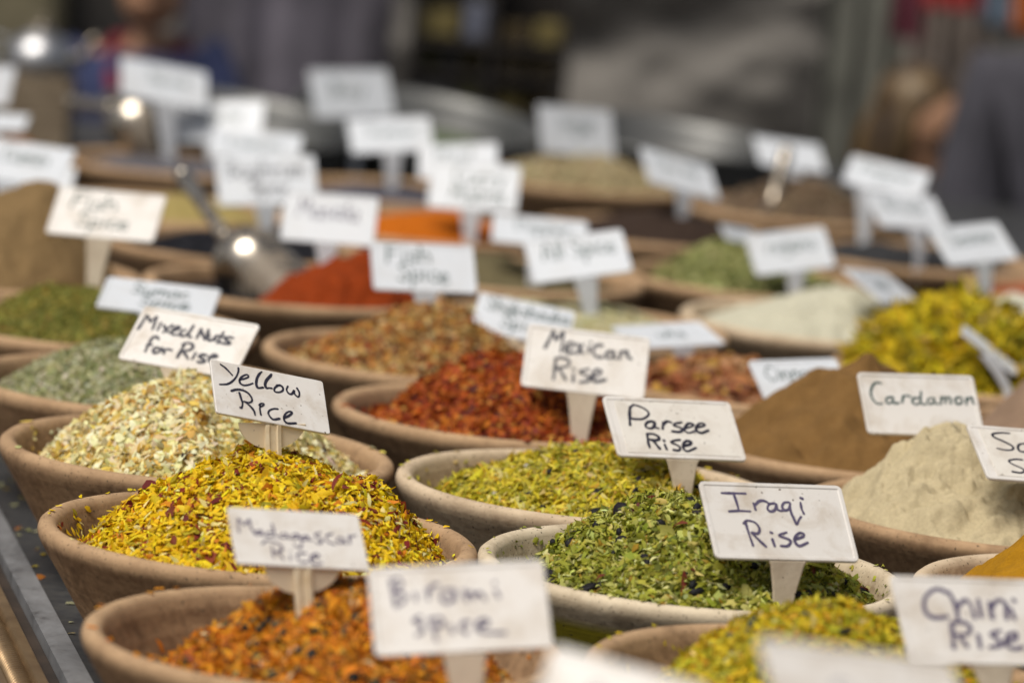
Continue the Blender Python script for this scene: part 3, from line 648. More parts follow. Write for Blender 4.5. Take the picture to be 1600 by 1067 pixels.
def write(lines, W, H, seed):
    """lines: (text, x0, x1, baseline, slope) in fractions of the board"""
    rg = np.random.default_rng(seed); out = []
    for text, x0, x1, yb, hx in lines:
        adv = [FONT[c][0] + .12 if c in FONT else .7 for c in text]; tot = sum(adv); sx = (x1 - x0) * W / tot; sy = hx * H; x = 0
        for c, a in zip(text, adv):
            if c in FONT:
                dy = rg.uniform(-.08, .08); sl = rg.uniform(0, .12)
                for st in FONT[c][1]:
                    out.append([((x0 - .5) * W + (x + p[0] + sl * p[1]) * sx, (yb - .5) * H + (p[1] + dy) * sy) for p in st])
            x += a
    return out

def rrect(W, H, r, ins=0.0, n=5):
    w, h = W / 2 - ins, H / 2 - ins; r = max(r - ins, .0004); P = []
    for cx, cy, a0 in ((w - r, h - r, 0), (-w + r, h - r, 90), (-w + r, -h + r, 180), (w - r, -h + r, 270)):
        for k in range(n):
            a = math.radians(a0 + 90 * k / (n - 1)); P.append((cx + r * math.cos(a), cy + r * math.sin(a)))
    return P
def loops_mesh(name, loops):
    """loops of equal length, joined in order, capped at both ends"""
    n = len(loops[0]); V = [p for l in loops for p in l]; F = []
    for i in range(len(loops) - 1):
        for k in range(n): F.append((i * n + k, i * n + (k + 1) % n, (i + 1) * n + (k + 1) % n, (i + 1) * n + k))
    F.append(tuple(range(n - 1, -1, -1))); F.append(tuple(range((len(loops) - 1) * n, len(loops) * n)))
    me = D.meshes.new(name); me.from_pydata(V, [], F); me.update(); return me
def on_heap(px, hk):
    h = HE[hk]; r, t = np.meshgrid(np.linspace(.0, 1, 60), np.linspace(0, 6.283, 160), indexing='ij'); P = h.P(r, t).reshape(-1, 3) + [h.x, h.y, 0]
    prev = None
    for Y in np.linspace(h.y - h.R, h.y + h.R, 240):
        q = at_y(*px, Y); i = np.argmin(((P[:, :2] - q[:2]) ** 2).sum(1))
        if q[2] <= P[i, 2] and ((P[i, :2] - q[:2]) ** 2).sum() < .0004: return Y
    return h.y
TAGS = 0
def sign(label, TL, TR, BR, BL, base, where, style='p', strokes=None, crop=(0, 0, 1), pen=3.0, lines=(), ink='ink', board='plastic', aspect=1.75, insert=False, stemtop=.23, stembot=.13, stemx=0.5):
    global TAGS; TAGS += 1
    Y = on_heap(base, where) if isinstance(where, str) else where
    TL, TR, BR, BL = (np.array(p, float) for p in (TL, TR, BR, BL)); ctr = (TL + TR + BR + BL) / 4
    a = ((TR - TL) + (BR - BL)) / 2; b = ((BL - TL) + (BR - TR)) / 2
    base3 = at_y(*base, Y); s = np.dot(base3 - CAMP, FWD) / FPX
    r = aspect; P_ = r * r * (b @ b) - (a @ a); Q = -(a @ b)
    az = math.sqrt(max((P_ + math.sqrt(P_ * P_ + 4 * r * r * Q * Q)) / 2, 1e-9)); bz = Q / az if az > 1e-3 else 0.0
    if abs(bz) < 1e-6: bz = -math.sqrt(max((a @ a) / r / r - b @ b, 0))
    if bz > 0: az, bz = -az, -bz
    A = (RGT * a[0] - UP * a[1] + FWD * az) * s; B = (RGT * b[0] - UP * b[1] + FWD * bz) * s
    W, H = np.linalg.norm(A), np.linalg.norm(B); X = A / W; Yv = -B / H; Yv -= X * (X @ Yv); Yv /= np.linalg.norm(Yv); Z = np.cross(X, Yv)
    # board centre: bottom edge's middle stands straight above the foot of the stem
    bc = (BL * (1 - stemx) + BR * stemx); C0 = at_y(*bc, Y); c3 = C0 + Yv * H / 2 + X * W * (.5 - stemx)
    root = empty('spice_sign', base3); tag(root, label, 'sign', 'handwritten tags stuck in the spices')
    mt = Matrix(((X[0], Yv[0], Z[0], c3[0] - base3[0]), (X[1], Yv[1], Z[1], c3[1] - base3[1]), (X[2], Yv[2], Z[2], c3[2] - base3[2]), (0, 0, 0, 1)))
    def part(name, me, mat): o = link(name, me, mat, root); o.matrix_local = mt; return o
    rad = .0042 if style == 'p' else .0022; th = .0020
    def lp(ins, z): return [(x, y, z) for x, y in rrect(W, H, rad, ins)]
    if style == 'p':
        me = loops_mesh('board', [lp(.0006, -th), lp(0, -th + .0006), lp(0, .0003), lp(.0005, .0009), lp(.0030, .0009), lp(.0037, .0002)])
    else:
        me = loops_mesh('board', [lp(.0003, -th), lp(0, -th + .0003), lp(0, -.0001), lp(.0004, .0002)])
    part('board', me, M[board]); zf = .0002
    if insert:
        ox = W * .035
        L0 = [(x + ox, y, .0002) for x, y in rrect(W * .90, H * .86, .001)]; L1 = [(x + ox, y, .0007) for x, y in rrect(W * .90, H * .86, .001, .0001)]
        part('paper_insert', loops_mesh('paper_insert', [L0, L1]), M['paper']); zf = .0007
    # lettering: the pen lines traced on the board's own plane
    st = []
    if strokes:
        ox, oy, k = crop
        for q in strokes:
            pts = []
            for (x, y) in q:
                d = ray(ox + x / k, oy + y / k); tt = ((c3 - CAMP) @ Z) / (d @ Z); p = CAMP + d * tt - c3; pts.append((p @ X, p @ Yv))
            st.append(pts)
        pw = pen * s * 1.22
    if lines: st += write(lines, W, H, TAGS); pw = W * .019 * (pen / 3.0)
    if st:
        V, F = ink_mesh(st, pw, zf + .0002, TAGS); me = D.meshes.new('lettering'); me.from_pydata(V, [], F); part('lettering', me, M[ink])
    # stem: from the board's lower edge straight down into the spice
    low = c3 - Yv * H / 2 - X * W * (.5 - stemx); foot = base3 - np.array([0, 0, .035]) + (base3 - low) * .0
    Xh = X - np.array([0, 0, X[2]]); Xh /= np.linalg.norm(Xh); Nh = np.cross(Xh, [0, 0, 1.0]); Nh = Nh if Nh @ (CAMP - base3) > 0 else -Nh
    back = low - Z * .0012
    if style == 'p':
        rows = [(back + Yv * .004 - Z * .001, stemtop * 1.22), (back, stemtop * 1.12), (low + (foot - low) * .05 - Z * .001, stemtop), (low + (base3 - low) * .55, (stemtop + stembot) / 2 * .95), (base3, stembot), (foot, stembot * .8)]
        V = []; n = 8
        for c, wd in rows:
            hw = wd * W / 2
            for (u, v) in ((-1, -.6), (-.9, -1), (.9, -1), (1, -.6), (1, .6), (.9, 1), (-.9, 1), (-1, .6)): V.append(c + Xh * hw * u + Nh * .0013 * v - base3)
        me = loops_mesh('stem', [[tuple(p) for p in V[i * n:(i + 1) * n]] for i in range(len(rows))]); o = link('stem', me, M['plastic_clean_hazed' if board == 'plastic_clean_hazed' else 'stem_plastic'], root)
    else:
        dr = W * .285
        up_ = np.array([0, 0, 1.0]); dc = low - Nh * .0042 + up_ * H * .02
        ring = lambda o: [tuple(dc + Xh * dr * math.cos(t) + up_ * H * .40 * math.sin(t) + Nh * o - base3) for t in np.linspace(0, 2 * math.pi, 48, endpoint=False)]
        lim = lambda L: [(p[0], p[1], min(p[2], float(low[2] - base3[2]) - .0006)) for p in L]
        link('holder_disc', loops_mesh('holder_disc', [lim(ring(0)), lim(ring(.002))]), M['disc'], root)
        V = []; n = 8; hw = W * .066
        for c in (low - np.array([0, 0, .0012]) - Nh * .0016, low - np.array([0, 0, .006]) - Nh * .0012, base3 + Nh * .0002, foot):
            for (u, v) in ((-1, -1), (1, -1), (1, .7), (.55, 1), (.4, .35), (-.4, .35), (-.55, 1), (-1, .7)): V.append(c + Xh * hw * u + Nh * .0022 * v - base3)
        me = loops_mesh('stick', [[tuple(p) for p in V[i * n:(i + 1) * n]] for i in range(4)]); link('stick', me, M['stick'], root)
    return root

T_YELLOW = [[(185,150),(240,190),(290,240),(325,280)],[(398,195),(395,240),(370,300),(320,355),(260,385),(175,388)],[(415,330),(470,320),(515,300),(510,275),(480,275),(435,300),(412,340),(420,375),(460,398),(510,395),(570,375)],
 [(675,240),(640,265),(612,320),(605,380),(620,425),(650,430),(690,425)],[(660,255),(625,310),(612,380),(625,420)],[(790,270),(750,310),(720,350),(710,400),(730,435),(760,430),(795,435)],[(785,285),(745,330),(722,380),(728,425)],[(860,405),(830,430),(825,465),(850,480),(890,480),(925,460),(925,425),(895,400),(855,402)],
 [(985,410),(970,450),(990,490),(1025,505),(1050,480),(1060,460),(1065,500),(1100,535),(1120,525),(1120,480),(1095,435)],[(315,465),(370,450),(440,455),(510,490),(555,550),(555,590),(520,605),(465,592)],[(408,488),(430,560),(445,610),(438,665),(420,665)],[(470,592),(530,640),(580,700),(595,750)],
 [(665,750),(655,700),(655,660),(690,640),(700,620),(670,615),(645,635),(660,650)],[(865,680),(820,678),(770,695),(752,730),(775,775),(815,805),(885,795)],[(945,785),(1000,760),(1035,725),(1010,710),(970,725),(940,770),(945,820),(985,850),(1080,850)]]
T_NUTS = [[(310,625),(350,565),(400,490)],[(400,490),(435,550)],[(435,555),(500,500)],[(505,505),(480,570),(455,635)],[(545,565),(510,640)],[(575,590),(600,640),(625,665)],[(665,590),(615,625),(570,665)],[(660,655),(710,640),(740,620),(715,605),(680,625),(655,665),(670,690),(725,690)],
 [(800,640),(765,650),(745,685),(770,705),(810,690),(830,665)],[(885,595),(850,650),(830,705),(855,715)],[(915,725),(945,670),(965,630)],[(965,635),(980,690),(1000,740)],[(1000,740),(1025,690),(1040,640)],[(1050,690),(1035,735),(1065,750),(1105,720),(1120,700)],[(1115,705),(1110,750)],
 [(1195,665),(1160,730),(1135,775)],[(1130,700),(1215,715)],[(1295,725),(1250,715),(1215,735),(1250,765),(1260,785),(1210,785),(1160,770)],[(520,735),(495,710),(450,730),(410,800),(380,865)],[(400,800),(450,795)],[(490,825),(465,850),(475,880),(520,870),(535,840),(500,820)],[(555,830),(575,885)],[(575,870),(600,840),(655,850)],
 [(785,800),(750,860),(715,925)],[(770,790),(820,775),(870,790),(875,825),(840,850),(770,860)],[(775,865),(805,905),(825,940)],[(905,880),(870,945)],[(1020,905),(975,895),(945,915),(985,945),(1000,970),(960,980),(925,970)],[(1050,930),(1100,925),(1130,915),(1100,895),(1060,915),(1040,945),(1060,975),(1120,985)]]
T_MEX = [[(345,355),(390,270),(430,175)],[(430,175),(455,275)],[(455,275),(535,195)],[(535,195),(525,300),(510,400)],[(575,370),(630,345),(640,310),(600,300),(565,340),(560,390),(590,415),(645,405)],[(680,320),(710,370),(740,420)],[(735,325),(700,370),(680,420)],[(800,350),(800,410)],[(820,298),(822,302)],
 [(940,335),(890,330),(850,365),(850,420),(890,455),(940,455)],[(1050,400),(1000,400),(980,440),(1000,465),(1045,455),(1065,410)],[(1060,400),(1055,450),(1080,468)],[(1135,395),(1120,470)],[(1125,430),(1165,395),(1200,400),(1200,440),(1240,475)],[(455,480),(445,580),(430,685)],[(445,475),(500,460),(570,475),(600,515),(570,550),(470,570)],
 [(490,575),(530,640),(560,690)],[(640,630),(635,705)],[(640,578),(645,582)],[(800,580),(740,590),(705,610),(760,640),(805,670),(790,705),(710,715)],[(850,660),(910,635),(925,600),(880,585),(840,630),(835,680),(880,710),(970,690)]]
T_PAR = [[(345,350),(340,250),(345,170)],[(340,190),(370,155),(410,155),(490,190),(530,230),(520,260),(470,290),(380,290),(350,280)],[(570,315),(525,320),(500,350),(510,375),(560,385),(590,350),(585,320)],[(590,330),(590,370),(630,385)],[(675,325),(670,390)],[(675,350),(710,315),(755,325)],[(855,325),(800,335),(780,355),(840,375),(870,395),(840,420),(770,415)],
 [(900,385),(960,365),(975,345),(930,335),(895,370),(890,405),(930,430),(985,415)],[(1015,375),(1080,360),(1085,340),(1040,335),(1005,370),(1010,410),(1060,430),(1125,405)],[(515,445),(525,520),(540,575)],[(515,440),(570,440),(625,465),(630,495),(580,505),(540,495)],[(570,500),(610,550),(640,585)],[(690,545),(710,595)],[(680,502),(684,508)],
 [(840,500),(790,505),(755,525),(810,550),(845,575),(830,605),(780,600)],[(880,560),(940,545),(950,520),(910,510),(875,540),(880,590),(920,612),(1000,580)]]
T_IRAQ = [[(250,150),(350,152),(470,155)],[(360,155),(390,240),(410,315)],[(320,320),(420,315),(515,320)],[(545,245),(565,305)],[(555,265),(600,225),(650,225),(690,250)],[(735,245),(690,255),(675,295),(700,320),(740,310),(755,260)],[(755,255),(765,300),(800,315),(830,305)],[(870,235),(830,240),(810,275),(830,310),(870,300),(885,250)],
 [(880,240),(890,320),(920,390),(945,440),(965,400),(985,370)],[(980,240),(990,295),(1010,340)],[(980,196),(998,203)],[(470,420),(500,520),(540,635)],[(455,430),(490,405),(560,425),(600,480),(585,525),(530,515)],[(530,520),(600,590),(660,645)],[(720,580),(740,640)],[(702,515),(716,519)],
 [(850,515),(790,535),(790,550),(860,575),(890,600),(860,640),(800,640)],[(940,575),(1000,555),(1010,530),(970,520),(930,560),(930,605),(970,640),(1045,610)]]
T_MAD = [[(190,345),(180,270),(180,200)],[(180,200),(240,270)],[(240,270),(295,210)],[(295,210),(310,290),(345,345)],[(420,325),(370,335),(350,360),(390,370),(425,345)],[(425,330),(430,375),(460,375)],[(530,340),(490,345),(475,375),(510,390),(550,375)],[(530,260),(550,330),(560,380),(590,395)],[(680,360),(630,365),(615,395),(650,405),(685,385)],[(685,365),(695,405),(720,405)],
 [(800,365),(755,370),(735,395),(765,415),(805,385)],[(805,370),(835,440),(835,500),(800,505),(755,470)],[(895,385),(855,390),(840,410),(870,425),(900,400)],[(900,385),(915,425),(950,425)],[(1035,350),(985,365),(985,385),(1030,410),(1055,435),(1030,460),(995,455)],[(1160,360),(1110,375),(1095,410),(1120,450),(1190,470)],[(1265,405),(1220,400),(1210,440),(1250,460),(1280,420)],[(1275,410),(1290,455),(1310,465)],
 [(1330,385),(1345,465)],[(1335,410),(1360,385),(1405,380)],[(430,470),(460,435),(530,440),(600,470),(640,515),(610,545),(570,550)],[(530,490),(540,560),(550,610)],[(580,550),(620,590),(650,625)],[(720,590),(725,630)],[(722,540),(726,544)],[(880,565),(820,565),(790,590),(810,640),(850,660),(900,655)],[(945,620),(1010,605),(1015,580),(970,575),(935,610),(940,655),(985,680),(1050,665)]]
T_CAR = [[(275,175),(240,165),(200,190),(180,260),(200,320),(240,360),(285,360)],[(375,300),(330,310),(325,350),(355,360),(390,330)],[(385,300),(395,355),(435,355)],[(480,290),(470,350)],[(475,320),(500,285),(545,295)],[(625,310),(580,310),(565,345),(600,370),(635,350)],[(645,250),(640,320),(655,365),(690,365)],[(760,310),(715,315),(705,345),(735,365),(765,345)],[(765,310),(775,355),(805,365)],
 [(830,300),(830,365)],[(830,330),(855,300),(875,310),(870,355)],[(870,330),(895,300),(915,310),(920,360)],[(1000,300),(965,315),(965,350),(995,365),(1025,345),(1020,310),(995,300)],[(1065,310),(1065,370)],[(1065,340),(1095,305),(1120,315),(1125,350),(1155,375)]]
T_SO = [[(1460,640),(1390,635),(1310,645),(1320,675),(1420,720),(1490,760),(1490,790),(1430,795),(1350,780)],[(1610,735),(1560,740),(1540,770),(1560,805),(1615,810),(1660,790),(1660,750),(1610,735)],[(1580,885),(1520,880),(1455,895),(1500,930),(1570,960),(1600,985),(1570,1005),(1490,995)]]
T_CHI = [[(1230,660),(1170,640),(1120,680),(1120,740),(1160,770),(1220,765)],[(1230,660),(1260,720),(1270,790)],[(1260,730),(1300,690),(1330,720),(1345,770)],[(1360,690),(1375,765)],[(1410,700),(1425,770)],[(1415,730),(1450,690),(1485,710),(1490,775)],[(1510,730),(1525,775)],[(1520,690),(1523,693)],[(1240,800),(1245,850),(1250,905)],[(1235,795),(1290,790),(1325,815),(1310,845),(1255,850)],
 [(1270,850),(1310,900)],[(1360,850),(1370,905)],[(1460,830),(1420,845),(1450,870),(1465,895),(1415,905)],[(1490,880),(1530,865),(1530,840),(1495,850),(1485,890),(1520,912),(1560,905)]]
T_BIR = [[(245,230),(265,330),(285,425)],[(240,225),(300,215),(330,255),(265,310)],[(265,310),(340,330),(350,380),(285,425)],[(430,320),(435,370)],[(520,290),(530,370)],[(530,320),(560,270),(600,255)],[(690,295),(640,310),(630,370),(680,395),(720,350),(710,300)],[(720,300),(735,370)],[(800,300),(820,380)],[(815,330),(860,320),(880,360)],[(880,340),(920,320),(960,370)],[(1040,310),(1060,350)],[(1030,245),(1034,248)],
 [(470,500),(420,530),(470,560),(490,610),(440,640)],[(540,520),(570,600),(590,680)],[(550,520),(620,510),(640,560),(570,590)],[(700,570),(710,620)],[(840,540),(790,550),(780,600),(820,625)],[(900,590),(970,560),(975,530),(920,530),(895,590),(940,620),(1000,625),(1110,625)]]
sign('white tag on a stick and disc reading Yellow Rice in thick black pen', (325, 562), (500, 596), (513.5, 680), (342, 643), (427, 716), 'yel', 'd', T_YELLOW, (320, 550, 7.619), 2.9, aspect=1.8, stemx=.5)
sign('tilted rimmed tag reading Mixed Nuts for Rise in bold black marker', (218, 477), (405.5, 508), (367, 592), (180, 561), (272, 604), 3.43, 'p', T_NUTS, (170, 420, 6.667), 4.0)
sign('rimmed white tag reading Mexican Rise planted in the red chilli flakes', (826, 504), (1018, 530), (1006, 624), (813, 605), (905, 690), 3.60, 'p', T_MEX, (800, 490, 6.667), 3.8)
sign('sharp rimmed tag reading Parsee Rise with a paper insert', (942, 620), (1145, 630), (1169.5, 722), (964.5, 712), (1067, 775), 3.30, 'p', T_PAR, (930, 610, 6.388), 3.8, insert=True, stemx=.5)
sign('tag with bright corner glare reading Iraqi Rise', (1093, 752), (1322, 764), (1347, 880), (1116, 871), (1222, 950), 'iraqi', 'p', T_IRAQ, (1085, 745, 5.926), 3.7, ink='ink_violet', stemx=.5)
sign('thin tag on a stick reading Madagascar Rice in the orange flakes', (352.5, 793.5), (554, 808.5), (577, 893), (372, 878), (477, 962), 'mad', 'd', T_MAD, (345, 780, 6.667), 2.5, ink='ink_violet', aspect=1.85)
sign('stained tag reading Cardamon behind the pale beige powder', (1341, 582), (1529, 588), (1542, 683), (1353.6, 677), (1440, 712), 3.45, 'p', T_CAR, (1330, 570, 5.926), 3.0, ink='ink_green', stemx=.52)
sign('tag with paper insert reading a word that starts with So, above the turmeric', (1515.6, 664.5), (1728, 682), (1752, 764), (1540, 747), (1645, 830), 3.27, 'p', T_SO, (1330, 570, 5.926), 3.3, insert=True)
sign('large soft tag reading Chini Rise', (1394, 901), (1664, 915), (1688, 1046), (1418, 1032), (1556, 1100), 2.585, 'p', T_CHI, (1060, 700, 2.907), 6.0, ink='ink_violet', stemx=.5)
sign('large blurred tag reading Birami Spice in front of the orange flakes', (573, 890), (848, 880), (866, 1012), (586, 1026), (737, 1165), 2.42, 'p', T_BIR, (560, 860, 4.848), 4.8, ink='ink_violet', stemx=.5, aspect=1.8)
sign('very blurred tag tilted steeply at the lower edge beside the golden flakes', (868, 1016), (1110, 1078), (1064, 1190), (822, 1128), (930, 1520), 1.95, 'p', lines=[('Rise', .3, .6, .45, .12)], ink='ink_violet', pen=2)
sign('very blurred tag covering the golden flakes at the lower edge', (1190, 1000), (1505, 1052), (1542, 1190), (1226, 1140), (1380, 1520), 1.93, 'p', lines=[('Spice', .3, .7, .4, .12)], ink='ink_violet', pen=2)
L2 = lambda a, b, h=.17: [(a, .14, .16 + .11 * len(a), .58, h), (b, .24, .2 + .11 * len(b), .2, h)]
K = dict(ink='ink_green', board='plastic_clean_hazed')
sign('tag reading Fish Spice on the tall brown powder mountain', (88, 292), (255, 302), (242, 383), (68, 361), (146, 452), 4.10, lines=L2('Fish', 'Spice'), ink='ink_green')
sign('glossy low tag with faded green writing tucked behind the Mixed Nuts tag', (160, 431), (339, 453), (330, 500), (148, 480), (240, 530), 3.82, lines=[('Sumac', .25, .75, .58, .17), ('Spice', .35, .8, .22, .17)], **K)
sign('tag with two lines of smudged writing behind the steel scoop handle', (334, 245), (489, 241), (496, 318), (343, 322), (416, 362), 4.86, lines=[('Baghrum', .1, .9, .56, .2), ('Spice', .32, .72, .2, .18)], ink='ink', board='plastic_clean_hazed', stemx=.48)
sign('tag reading one faint word above the black seeds', (444, 296), (592, 309), (583, 386), (437, 375), (511, 438), 4.43, lines=[('Masala', .15, .82, .5, .2)], ink='ink_violet', board='plastic_clean_hazed')
sign('bright tag overlapping the top of the smudged two line tag', (334, 195), (465, 212), (471, 252), (320, 246), (398, 330), 5.18, lines=[('Lemon', .2, .8, .4, .2)], ink='ink_green', board='plastic_clean_hazed')
sign('small tag between the navy shirted person and the bright middle tag', (272, 152), (408, 160), (412, 215), (262, 228), (335, 262), 5.62, lines=[('Thyme', .2, .8, .5, .2)], **K)
sign('tilted blank looking tag just below the navy shirted person', (192, 85), (312, 112), (328, 170), (186, 152), (265, 250), 5.60, lines=[('Spice', .3, .8, .5, .15)], **K)
sign('upright pale tag in front of the lilac cloth', (480, 110), (604, 106), (614, 180), (497, 187), (556, 240), 6.02, lines=[('Bay', .25, .7, .45, .18)], **K)
sign('tag with one faint word on a long stem over the blue grey seeds', (541, 186), (668, 180), (678, 234), (550, 241), (613, 292), 5.42, lines=[('Sumac', .2, .85, .45, .2)], **K)
sign('tag half hidden behind the two line tag of the orange powder', (655, 225), (775, 222), (780, 275), (652, 280), (716, 318), 5.18, lines=[('Mint', .2, .7, .5, .2)], **K)
sign('tag with two curved lines of writing over the orange powder', (675, 250), (815, 258), (806, 335), (667, 322), (734, 378), 4.96, lines=[('Curry', .25, .85, .55, .2), ('Madras', .25, .88, .18, .18)], **K)
sign('tag reading Fish Spice at the tip of the mixed tan and brown crumbs', (577, 377), (738, 382), (746, 460), (584, 452), (662, 486), 4.06, lines=L2('Fish', 'Spice', .2), ink='ink_green', board='plastic_clean_hazed')
sign('tag tucked behind the All Spice tag', (770, 333), (920, 345), (916, 392), (768, 376), (832, 468), 4.60, lines=[('Pepper', .25, .85, .5, .2)], **K)
sign('tag tipped upward reading All Spice above the cream grains', (817, 376), (973, 357), (989, 423), (835, 445), (925, 505), 4.28, lines=[('All Spice', .15, .9, .5, .22)], ink='ink_green', board='plastic_clean_hazed', stemx=.52)
sign('small tilted tag reading Shakshouka Spice on a disc holder', (750, 456), (900, 487), (886, 545), (735, 513), (795, 562), 3.99, 'd', lines=[('Shakshouka', .1, .97, .6, .18), ('Spice', .28, .75, .22, .18)], ink='ink_green', board='plastic_clean_hazed', stemx=.42)
sign('tag seen almost flat beside the Mexican Rise tag', (952, 511), (1100, 502), (1134, 538), (996, 545), (1068, 588), 4.05, ink='ink_green', board='plastic_clean_hazed', lines=[('Nuts', .3, .7, .4, .2)], stemx=.52)
sign('tag reading Cinnamon partly buried behind the brown cone', (1170, 564), (1312, 560), (1336, 621), (1195, 626), (1240, 668), 3.73, lines=[('Cinnamon', .12, 1.0, .5, .2)], ink='ink_green', board='plastic_clean_hazed', stemx=.35)
sign('tag on the light green leaves with faint writing', (1161, 365), (1293, 355), (1305, 414), (1184, 434), (1240, 478), 4.70, lines=[('Oregano', .15, .85, .5, .2)], **K)
sign('tag slanting behind the faint tag of the light green leaves', (1120, 350), (1180, 358), (1196, 400), (1150, 395), (1172, 420), 4.85, **K)
sign('tag lying back on the off white powder', (1310, 415), (1392, 428), (1450, 474), (1378, 478), (1420, 505), 4.42, lines=[('Salt', .25, .75, .45, .2)], **K)
sign('tag turned edge on, stuck beside the yellow green pods', (1512, 508), (1597, 574), (1588, 588), (1503, 520), (1575, 610), 4.05, **K)
sign('tag on a long stem above the whitish grains, near the dark jacket', (1450, 356), (1565, 346), (1597, 402), (1480, 418), (1540, 476), 4.60, lines=[('Sesame', .2, .85, .5, .2)], **K)
sign('tilted tag in front of the blond child', (1340, 238), (1456, 270), (1440, 312), (1315, 285), (1350, 368), 5.25, lines=[('Pepper', .15, .85, .5, .2)], stemx=.3, **K)
sign('tag overlapping the tilted tag, above the coal black seeds', (1352, 300), (1465, 306), (1486, 360), (1375, 355), (1437, 396), 5.05, lines=[('Black', .2, .8, .5, .2)], stemx=.5, **K)
sign('tag between the tan seeds and the scoop, leaning on a thin stem', (1000, 228), (1112, 258), (1125, 312), (1015, 286), (1067, 345), 5.20, lines=[('Cloves', .15, .8, .5, .2)], **K)
sign('far tag behind the upright scoop handle', (1175, 214), (1286, 222), (1290, 272), (1190, 255), (1245, 290), 5.70, **K)
sign('upright tag standing in the tan seeds before the stone wall', (840, 163), (955, 172), (961, 245), (848, 240), (905, 262), 5.76, lines=[('Ginger', .2, .8, .5, .2)], **K)
sign('tag cut by the frame edge behind the brown powder mountain', (-55, 205), (115, 236), (92, 292), (-70, 275), (8, 335), 4.75, lines=[('Cumin', .35, .8, .5, .2)], **K)
sign('tag hidden behind the cut tag near the brown powder mountain', (10, 250), (128, 268), (100, 310), (18, 318), (50, 330), 4.95, **K)
sign('far tag at the frame edge above the rust brown powder', (-70, 95), (28, 108), (14, 166), (-80, 158), (-30, 215), 5.45, **K)
sign('far tag lying low in front of the rust brown powder', (-60, 172), (42, 180), (36, 204), (-64, 200), (-15, 240), 5.32, **K)
M['basin'] = mat_plain('old_zinc', (.08, .081, .078), (.15, .15, .145), 10, .42, .6)
# ------------------------------------------------------------------ steel scoops, basins, kettle
def scoop(label, tip, axis, grip, R=.038, L=.11, hr=.0085, mat='steel', down=False):
    """tip: top of the closed rounded end; axis: the way the mouth points; grip: far end of the tubular handle"""
    tip = np.array(tip); ax = np.array(axis, float); ax /= np.linalg.norm(ax); root = empty('steel_scoop', tip)
    tag(root, label, 'scoop')
    e1 = np.cross(ax, [0, 0, 1.0]); e1 /= np.linalg.norm(e1); e2 = np.cross(e1, ax) * (-1 if down else 1)      # e2 is the open side
    us = np.concatenate([R * (1 - np.cos(np.linspace(0.12, np.pi / 2, 9))), np.linspace(R * 1.1, L, 10)]); V = []; n = 40
    for u in us:
        r = R * math.sin(math.acos(max(-1, 1 - u / R))) if u < R else R
        half = math.pi if u < R * .9 else math.pi - (math.pi * .5) * min(1, (u - R * .9) / (L * .55))
        for k in range(n):
            a = -half + 2 * half * k / (n - 1); V.append(tuple(ax * u + (e1 * math.sin(a) - e2 * math.cos(a)) * r))
    m = len(us); F = [(i * n + k, i * n + k + 1, (i + 1) * n + k + 1, (i + 1) * n + k) for i in range(m - 1) for k in range(n - 1)]
    V.append((0, 0, 0)); F += [(len(V) - 1, k + 1, k) for k in range(n - 1)]
    me = D.meshes.new('scoop_bowl'); me.from_pydata(V, [], F)
    for p in me.polygons: p.use_smooth = True
    o = link('scoop_bowl', me, M[mat], root); so = o.modifiers.new('thick', 'SOLIDIFY'); so.thickness = .0016
    g = np.array(grip) - tip; g0 = ax * .004
    pts = [g0 + (g - g0) * t for t in (0, .06, .3, .6, .9, .97, 1.0)]
    o = link('handle', tube(pts, [hr * 1.3, hr * .95, hr * .8, hr * .9, hr * 1.05, hr * .9, hr * .45], 20), M[mat], root)
    bm = bmesh.new(); bmesh.ops.create_uvsphere(bm, u_segments=16, v_segments=10, radius=hr * 1.02, matrix=Matrix.Translation(Vector(g * .985)))
    link('handle_cap', bm_mesh('handle_cap', bm, True), M[mat], root)
    return root
scoop('steel scoop with long tubular handle stuck in the red paprika', at_y(352, 372, 4.46), (.72, -.30, -.60), at_y(285, 272, 4.58), .043, .15, .0095, down=True)
scoop('steel scoop standing with its flat handle upright in the coarse brown seeds', at_y(1206, 318, 5.57), (-.08, -.25, -.95), at_y(1229, 238, 5.60), .030, .09, .0095)
scoop('large shiny scoop lying among the far tags near the steel basin', at_y(176, 168, 5.72), (.80, -.25, -.45), at_y(112, 160, 5.78), .042, .11, .010)

def basin(label, x, y, R, tilt, roll, cont, seed):
    prof = [(0, 0), (R * .55, 0), (R * .62, .006), (R * .82, .07), (R * .94, .115), (R * .965, .125), (R * .995, .127), (R * 1.01, .131), (R * .995, .135), (R * .955, .131), (R * .93, .115), (R * .80, .07), (R * .6, .010), (0, .008)]
    v, q = lathe(prof, 96); root = empty('steel_basin', (x, y, .004)); root.rotation_euler = (math.radians(tilt), math.radians(roll), 0)
    tag(root, label, 'basin', 'steel basins at the far end of the table')
    link('basin_wall', np_mesh('basin_wall', v, [q]), M['basin'], root)
    vv, qq = lathe([(0, .098), (R * .3, .095), (R * .6, .088), (R * .865, .084), (R * .75, .06)], 64, .0, seed); vv[:, 2] += .006 * fbm(vv[:, 0] * 30, vv[:, 1] * 30, seed)
    o = link('spice_fill', np_mesh('spice_fill', vv, [qq]), cont); o.location = (x, y, .004); o.rotation_euler = root.rotation_euler
    return o
tag(basin('steel basin with a wide curved rim behind the tag on the blue grey seeds', -.178, 6.251, .190, 7, 4, mat_powder('fill_green', (.09, .115, .06), .3), 1), 'dark green herb filling the steel basin behind the blue grey seeds', 'spice heap')
tag(basin('steel basin behind the overlapping tags near the navy shirted person', -.440, 5.985, .188, 6, 4, mat_powder('fill_olive', (.13, .13, .075), .3), 2), 'olive grey herb filling the steel basin near the navy shirted person', 'spice heap')
